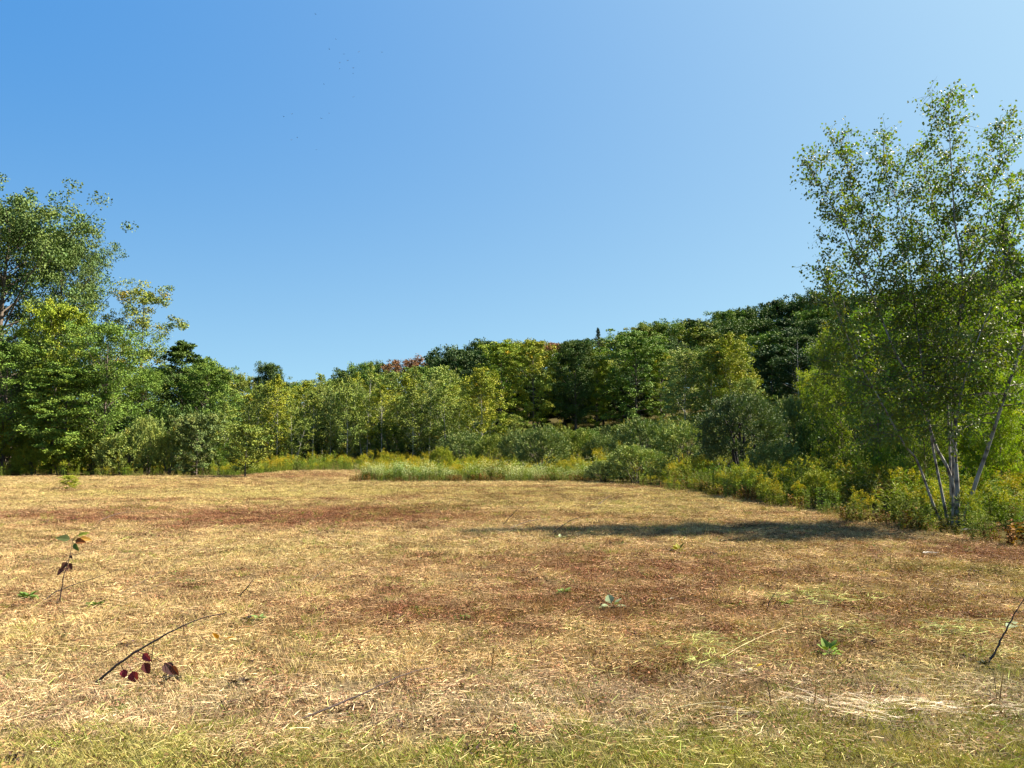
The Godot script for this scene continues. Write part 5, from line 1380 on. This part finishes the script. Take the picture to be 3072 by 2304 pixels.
	["hill_tall", "broadleaf_tree", "dark", 57.83, 105.07, 10, 5.98, "dark green hillside tree, fifteenth from left in the lower row below the crest", "tree", "trees on the slope of the wooded hill"],
	["hill_tall", "broadleaf_tree", "dark", 59.98, 100.73, 11.41, 5.57, "dark green hillside tree, sixteenth from left in the lower row below the crest", "tree", "trees on the slope of the wooded hill"],
	["aspen_tall", "broadleaf_tree", "deep", 62.51, 96.75, 11.6, 5.64, "very dark hillside tree, seventeenth from left in the lower row below the crest", "tree", "trees on the slope of the wooded hill"],
	["maple_oval", "broadleaf_tree", "dark", 65.56, 96.75, 11.57, 4.9, "dark green hillside tree, eighteenth from left in the lower row below the crest", "tree", "trees on the slope of the wooded hill"],
	["snag", "dead_tree", "red", 34.34, 92, 10.83, 4.44, "bare grey dead tree in front of the dark hillside", "tree", ""],
	["snag", "dead_tree", "red", -35.41, 105, 12.06, 1.01, "bare dead spire on the skyline left of the dark aspen", "tree", ""],
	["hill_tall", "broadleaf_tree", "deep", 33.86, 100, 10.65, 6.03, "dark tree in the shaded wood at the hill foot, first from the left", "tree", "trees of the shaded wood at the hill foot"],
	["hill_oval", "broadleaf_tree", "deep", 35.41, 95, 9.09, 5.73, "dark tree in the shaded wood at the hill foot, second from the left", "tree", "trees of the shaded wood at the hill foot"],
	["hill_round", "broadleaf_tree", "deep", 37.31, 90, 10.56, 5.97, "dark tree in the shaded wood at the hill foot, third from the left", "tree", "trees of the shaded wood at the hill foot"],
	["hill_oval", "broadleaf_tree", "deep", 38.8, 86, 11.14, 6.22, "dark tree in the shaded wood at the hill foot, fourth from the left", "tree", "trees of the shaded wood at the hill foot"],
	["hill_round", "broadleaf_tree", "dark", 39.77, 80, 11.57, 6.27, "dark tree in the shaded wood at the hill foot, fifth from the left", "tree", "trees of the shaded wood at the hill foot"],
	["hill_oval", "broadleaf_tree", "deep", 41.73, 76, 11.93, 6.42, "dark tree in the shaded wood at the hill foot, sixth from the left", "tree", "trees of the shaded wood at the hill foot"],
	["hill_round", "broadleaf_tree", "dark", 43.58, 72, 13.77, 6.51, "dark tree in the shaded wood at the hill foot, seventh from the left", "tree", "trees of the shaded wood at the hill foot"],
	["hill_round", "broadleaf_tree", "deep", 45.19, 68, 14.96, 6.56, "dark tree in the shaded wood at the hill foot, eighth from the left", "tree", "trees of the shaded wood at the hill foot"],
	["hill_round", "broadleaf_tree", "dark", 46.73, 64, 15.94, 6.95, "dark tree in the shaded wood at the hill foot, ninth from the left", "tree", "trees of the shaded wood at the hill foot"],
	["pine", "pine_tree", "pine", 29.92, 46, 15.38, 3.33, "tall dark pine behind the birch clump at the right edge", "tree", ""],
	["pine", "pine_tree", "pine", 35.47, 50, 17.01, 4.22, "tall dark pine just beyond the right edge", "tree", ""],
	["willow_round", "bush", "golden", -4.25, 47, 1.8, 1.47, "small round golden-green bush in the uncut plot", "bush", "willow shrubs in the uncut rough"],
	["willow_loose", "willow_bush", "willow", -3.69, 58, 2.91, 3.85, "loose willow bush behind the small round bush", "bush", "willow shrubs in the uncut rough"],
	["willow_loose", "willow_bush", "olive", -1.38, 56, 2.7, 3.04, "olive willow bush left of the dark front willow", "bush", "willow shrubs in the uncut rough"],
	["willow_round", "willow_bush", "willow", 0.45, 54, 2.98, 2.93, "tall willow bush behind the dark front willow", "bush", "willow shrubs in the uncut rough"],
	["willow_round", "willow_bush", "willow", 1.82, 46, 3, 3.55, "dark front willow bush left of the field corner", "bush", "willow shrubs in the uncut rough"],
	["willow_loose", "willow_bush", "olive", 4.51, 54, 3.06, 3.26, "loose bush right behind the dark front willow", "bush", "willow shrubs in the uncut rough"],
	["willow_round", "willow_bush", "willow", 6.17, 53, 2.62, 2.88, "grey willow bush in the gap right of the loose bush", "bush", "willow shrubs in the uncut rough"],
	["willow_round", "willow_bush", "willow", 8.59, 50, 3.71, 4.52, "broad willow bush behind the front round willow", "bush", "willow shrubs in the uncut rough"],
	["willow_round", "willow_bush", "pale", 10.5, 47, 3.37, 3.97, "pale willow bush left of the apple tree", "bush", "willow shrubs in the uncut rough"],
	["willow_low", "willow_bush", "pale", 5.88, 36.5, 1.85, 3.26, "front round willow dome at the field corner", "bush", "willow shrubs in the uncut rough"],
	["willow_low", "bush", "willow", 4.4, 37.5, 1.09, 1.81, "low dark bush at the left foot of the front dome", "bush", "willow shrubs in the uncut rough"],
	["willow_loose", "bush", "willow", 10.08, 29.5, 1.99, 2.22, "loose bush right next to the apple tree trunk", "bush", "willow shrubs in the uncut rough"],
	["bush", "willow_bush", "golden", 8.9, 22.5, 1.16, 1.29, "bright yellow bush in front of the loose willow", "bush", "willow shrubs in the uncut rough"],
	["willow_loose", "bush", "willow", 13.05, 30, 1.75, 1.72, "grey bush right of the bright yellow bush", "bush", "willow shrubs in the uncut rough"],
	["willow_round", "willow_bush", "willow", 17.39, 47, 4.89, 4.68, "tall grey willow behind the apple tree", "bush", "willow shrubs in the uncut rough"],
	["bush", "bush", "deep", 18.27, 40, 4, 4.82, "wide dark bush behind the grey bush", "bush", "willow shrubs in the uncut rough"],
	["bush", "willow_bush", "dark", 17.58, 44, 3.9, 3.18, "dark bush between tall willow and wide dark bush", "bush", "willow shrubs in the uncut rough"],
	["bush", "bush", "deep", 18.37, 36, 3.08, 3.26, "dark bush behind the birch stems", "bush", "willow shrubs in the uncut rough"],
	["bush", "bush", "dark", 19.9, 34, 2.89, 3.49, "dark bush right of the birch stems", "bush", "willow shrubs in the uncut rough"],
	["bush", "bush", "deep", 23.45, 36, 3.06, 3.91, "dark bush at the right edge behind the weeds", "bush", "willow shrubs in the uncut rough"],
	["willow_loose", "willow_bush", "willow", 11.98, 44, 2.47, 2.92, "low willow left of the apple tree trunk", "bush", "willow shrubs in the uncut rough"],
	["apple", "apple_tree", "apple", 10.57, 35.5, 4.18, 4.17, "round grey-green apple tree with a dark forked trunk", "tree", ""],
	["aspen_near", "aspen_tree", "golden", 18.24, 46, 6.49, 2.64, "bright young aspen standing in front of the dark hillside", "tree", "young aspens behind the birch clump"],
	["aspen_near", "aspen_tree", "olive", 12.82, 30, 6.5, 2.17, "olive aspen at the left of the young aspens", "tree", "young aspens behind the birch clump"],
	["aspen_near", "aspen_tree", "mid", 12.8, 27, 6.76, 2.12, "darker green aspen second from the left behind the birches", "tree", "young aspens behind the birch clump"],
	["aspen_near", "aspen_tree", "mid", 13, 25, 6.61, 1.96, "green aspen directly behind the leaning birch stems", "tree", "young aspens behind the birch clump"],
	["aspen_near", "aspen_tree", "bright", 15.83, 28, 7.04, 2.2, "yellow-green aspen behind the main birch stem", "tree", "young aspens behind the birch clump"],
	["aspen_near", "aspen_tree", "bright", 14.99, 24.5, 6.66, 2.07, "bright yellow-green aspen right of the main birch stem", "tree", "young aspens behind the birch clump"],
	["aspen_near", "aspen_tree", "bright", 17.2, 26, 7.45, 2.35, "bright aspen at the right edge of the photo", "tree", "young aspens behind the birch clump"],
	["aspen_near", "aspen_tree", "golden", 18.22, 25, 7.38, 2.56, "golden aspen just beyond the right edge", "tree", "young aspens behind the birch clump"],
	["aspen_near", "aspen_tree", "bright", 13.26, 21, 4.01, 1.52, "short bright aspen at the foot of the right birch stem", "tree", "young aspens behind the birch clump"],
	["aspen_near", "aspen_tree", "olive", 11.75, 22, 3.85, 1.59, "short olive aspen behind the birch foot", "tree", "young aspens behind the birch clump"],
]
const BIRCH_AT := Vector2(9.14, 16.11)
var STEMS := [
	{"r": 0.075, "from": 0.3, "reach": 1.15, "dense": 1.1, "gap": 0.17, "path": [Vector3(9.19, -0.15, -16.11), Vector3(9.24, 0.75, -16.11), Vector3(9.26, 1.57, -16.16), Vector3(9.33, 2.31, -16.21), Vector3(9.37, 3.24, -16.21), Vector3(9.42, 3.82, -16.21), Vector3(9.54, 4.54, -16.21), Vector3(9.57, 5.23, -16.11), Vector3(9.54, 5.83, -16.11), Vector3(9.48, 6.19, -16.11), Vector3(9.46, 6.65, -16.11), Vector3(9.50, 8.47, -16.21), Vector3(9.51, 9.35, -16.21)]},
	{"r": 0.04, "from": 0.15, "reach": 0.85, "dense": 1.1, "gap": 0.15, "path": [Vector3(9.48, 4.34, -16.16), Vector3(9.74, 5.13, -16.21), Vector3(10.10, 5.83, -16.31), Vector3(10.44, 6.93, -16.41), Vector3(10.77, 8.11, -16.51), Vector3(10.93, 8.83, -16.51)]},
	{"r": 0.075, "from": 0.3, "reach": 1.2, "dense": 1, "gap": 0.18, "path": [Vector3(9.20, -0.15, -16.01), Vector3(9.49, 0.86, -15.91), Vector3(9.66, 1.43, -15.81), Vector3(9.77, 1.88, -15.71), Vector3(9.92, 2.44, -15.61), Vector3(10.23, 3.39, -15.51), Vector3(10.80, 4.71, -15.51), Vector3(11.27, 6.25, -15.51), Vector3(11.44, 7.42, -15.51)]},
	{"r": 0.062, "from": 0.3, "reach": 1.15, "dense": 1, "gap": 0.16, "path": [Vector3(9.18, -0.15, -16.21), Vector3(9.25, 0.73, -16.26), Vector3(9.15, 1.26, -16.31), Vector3(8.99, 1.62, -16.36), Vector3(8.83, 2.26, -16.41), Vector3(8.67, 2.79, -16.46), Vector3(8.47, 3.31, -16.51), Vector3(8.28, 3.66, -16.51), Vector3(8.06, 4.42, -16.61), Vector3(7.74, 5.28, -16.61), Vector3(7.54, 5.84, -16.61), Vector3(7.18, 6.90, -16.71), Vector3(6.79, 7.53, -16.71), Vector3(6.60, 7.98, -16.71)]},
	{"r": 0.05, "from": 0.32, "reach": 1.05, "dense": 1, "gap": 0.16, "path": [Vector3(9.16, -0.15, -16.31), Vector3(9.09, 0.63, -16.41), Vector3(9.01, 1.50, -16.51), Vector3(8.97, 2.43, -16.61), Vector3(8.97, 3.05, -16.71), Vector3(8.93, 3.66, -16.71), Vector3(8.88, 5.53, -16.91), Vector3(8.82, 6.73, -17.01), Vector3(8.55, 7.96, -17.11), Vector3(8.50, 8.68, -17.11)]},
	{"r": 0.048, "from": 0.35, "reach": 1.05, "dense": 1, "gap": 0.16, "path": [Vector3(9.25, -0.15, -16.41), Vector3(9.41, 1.70, -16.61), Vector3(9.50, 3.30, -16.81), Vector3(9.47, 3.68, -16.81), Vector3(9.37, 4.11, -16.91), Vector3(9.10, 4.58, -16.91), Vector3(8.45, 5.53, -17.01), Vector3(7.88, 7.00, -17.11), Vector3(7.52, 8.68, -17.11)]},
	{"r": 0.042, "from": 0.4, "reach": 1, "dense": 0.95, "gap": 0.17, "path": [Vector3(9.35, -0.15, -16.51), Vector3(9.59, 2.31, -16.81), Vector3(9.64, 4.17, -16.91), Vector3(9.67, 5.67, -16.91), Vector3(9.64, 6.16, -16.91), Vector3(9.38, 7.77, -17.01), Vector3(9.25, 8.31, -17.01)]},
	{"r": 0.045, "from": 0.35, "reach": 1, "dense": 0.95, "gap": 0.17, "path": [Vector3(8.99, -0.15, -16.11), Vector3(8.75, 0.25, -16.01), Vector3(8.58, 0.59, -15.91), Vector3(8.27, 1.37, -15.81), Vector3(8.02, 1.62, -15.71), Vector3(7.87, 1.84, -15.66), Vector3(7.50, 2.54, -15.61), Vector3(7.02, 3.48, -15.61), Vector3(6.59, 4.63, -15.61), Vector3(6.29, 5.50, -15.61)]},
	{"r": 0.04, "from": 0.35, "reach": 1, "dense": 0.9, "gap": 0.18, "path": [Vector3(8.99, -0.15, -15.91), Vector3(8.90, 1.32, -15.61), Vector3(8.93, 2.61, -15.31), Vector3(9.19, 3.70, -15.11), Vector3(9.54, 4.61, -15.01), Vector3(9.91, 5.88, -14.91), Vector3(10.10, 6.82, -14.91)]},
]
var CANE_A := [Vector3(-2.86, 0.00, -5.44), Vector3(-2.73, 0.11, -5.45), Vector3(-2.62, 0.19, -5.47), Vector3(-2.47, 0.28, -5.49), Vector3(-2.30, 0.37, -5.51), Vector3(-2.17, 0.42, -5.53), Vector3(-2.01, 0.45, -5.55)]
var SAP := [Vector3(-4.72, 0.00, -8.19), Vector3(-4.68, 0.16, -8.16), Vector3(-4.65, 0.31, -8.13), Vector3(-4.60, 0.43, -8.11), Vector3(-4.56, 0.55, -8.08), Vector3(-4.53, 0.67, -8.05)]
var BIRDS := [Vector3(-28.05, 63.52, -105.20), Vector3(-32.97, 78.09, -138.30), Vector3(-24.86, 55.86, -100.68), Vector3(-28.81, 68.99, -126.72), Vector3(-21.96, 53.29, -98.83), Vector3(-24.68, 56.77, -106.13), Vector3(-32.53, 73.17, -139.96), Vector3(-22.37, 55.11, -104.42), Vector3(-26.53, 64.13, -123.88), Vector3(-23.95, 63.49, -115.66), Vector3(-20.29, 63.29, -115.39), Vector3(-29.71, 59.04, -117.27), Vector3(-22.16, 50.52, -103.65), Vector3(-32.54, 61.07, -132.37), Vector3(-25.33, 45.37, -99.03), Vector3(-31.21, 48.94, -105.54), Vector3(-29.36, 44.23, -95.90), Vector3(-30.76, 46.07, -107.00), Vector3(-33.49, 48.34, -113.34), Vector3(-35.47, 55.69, -135.59)]
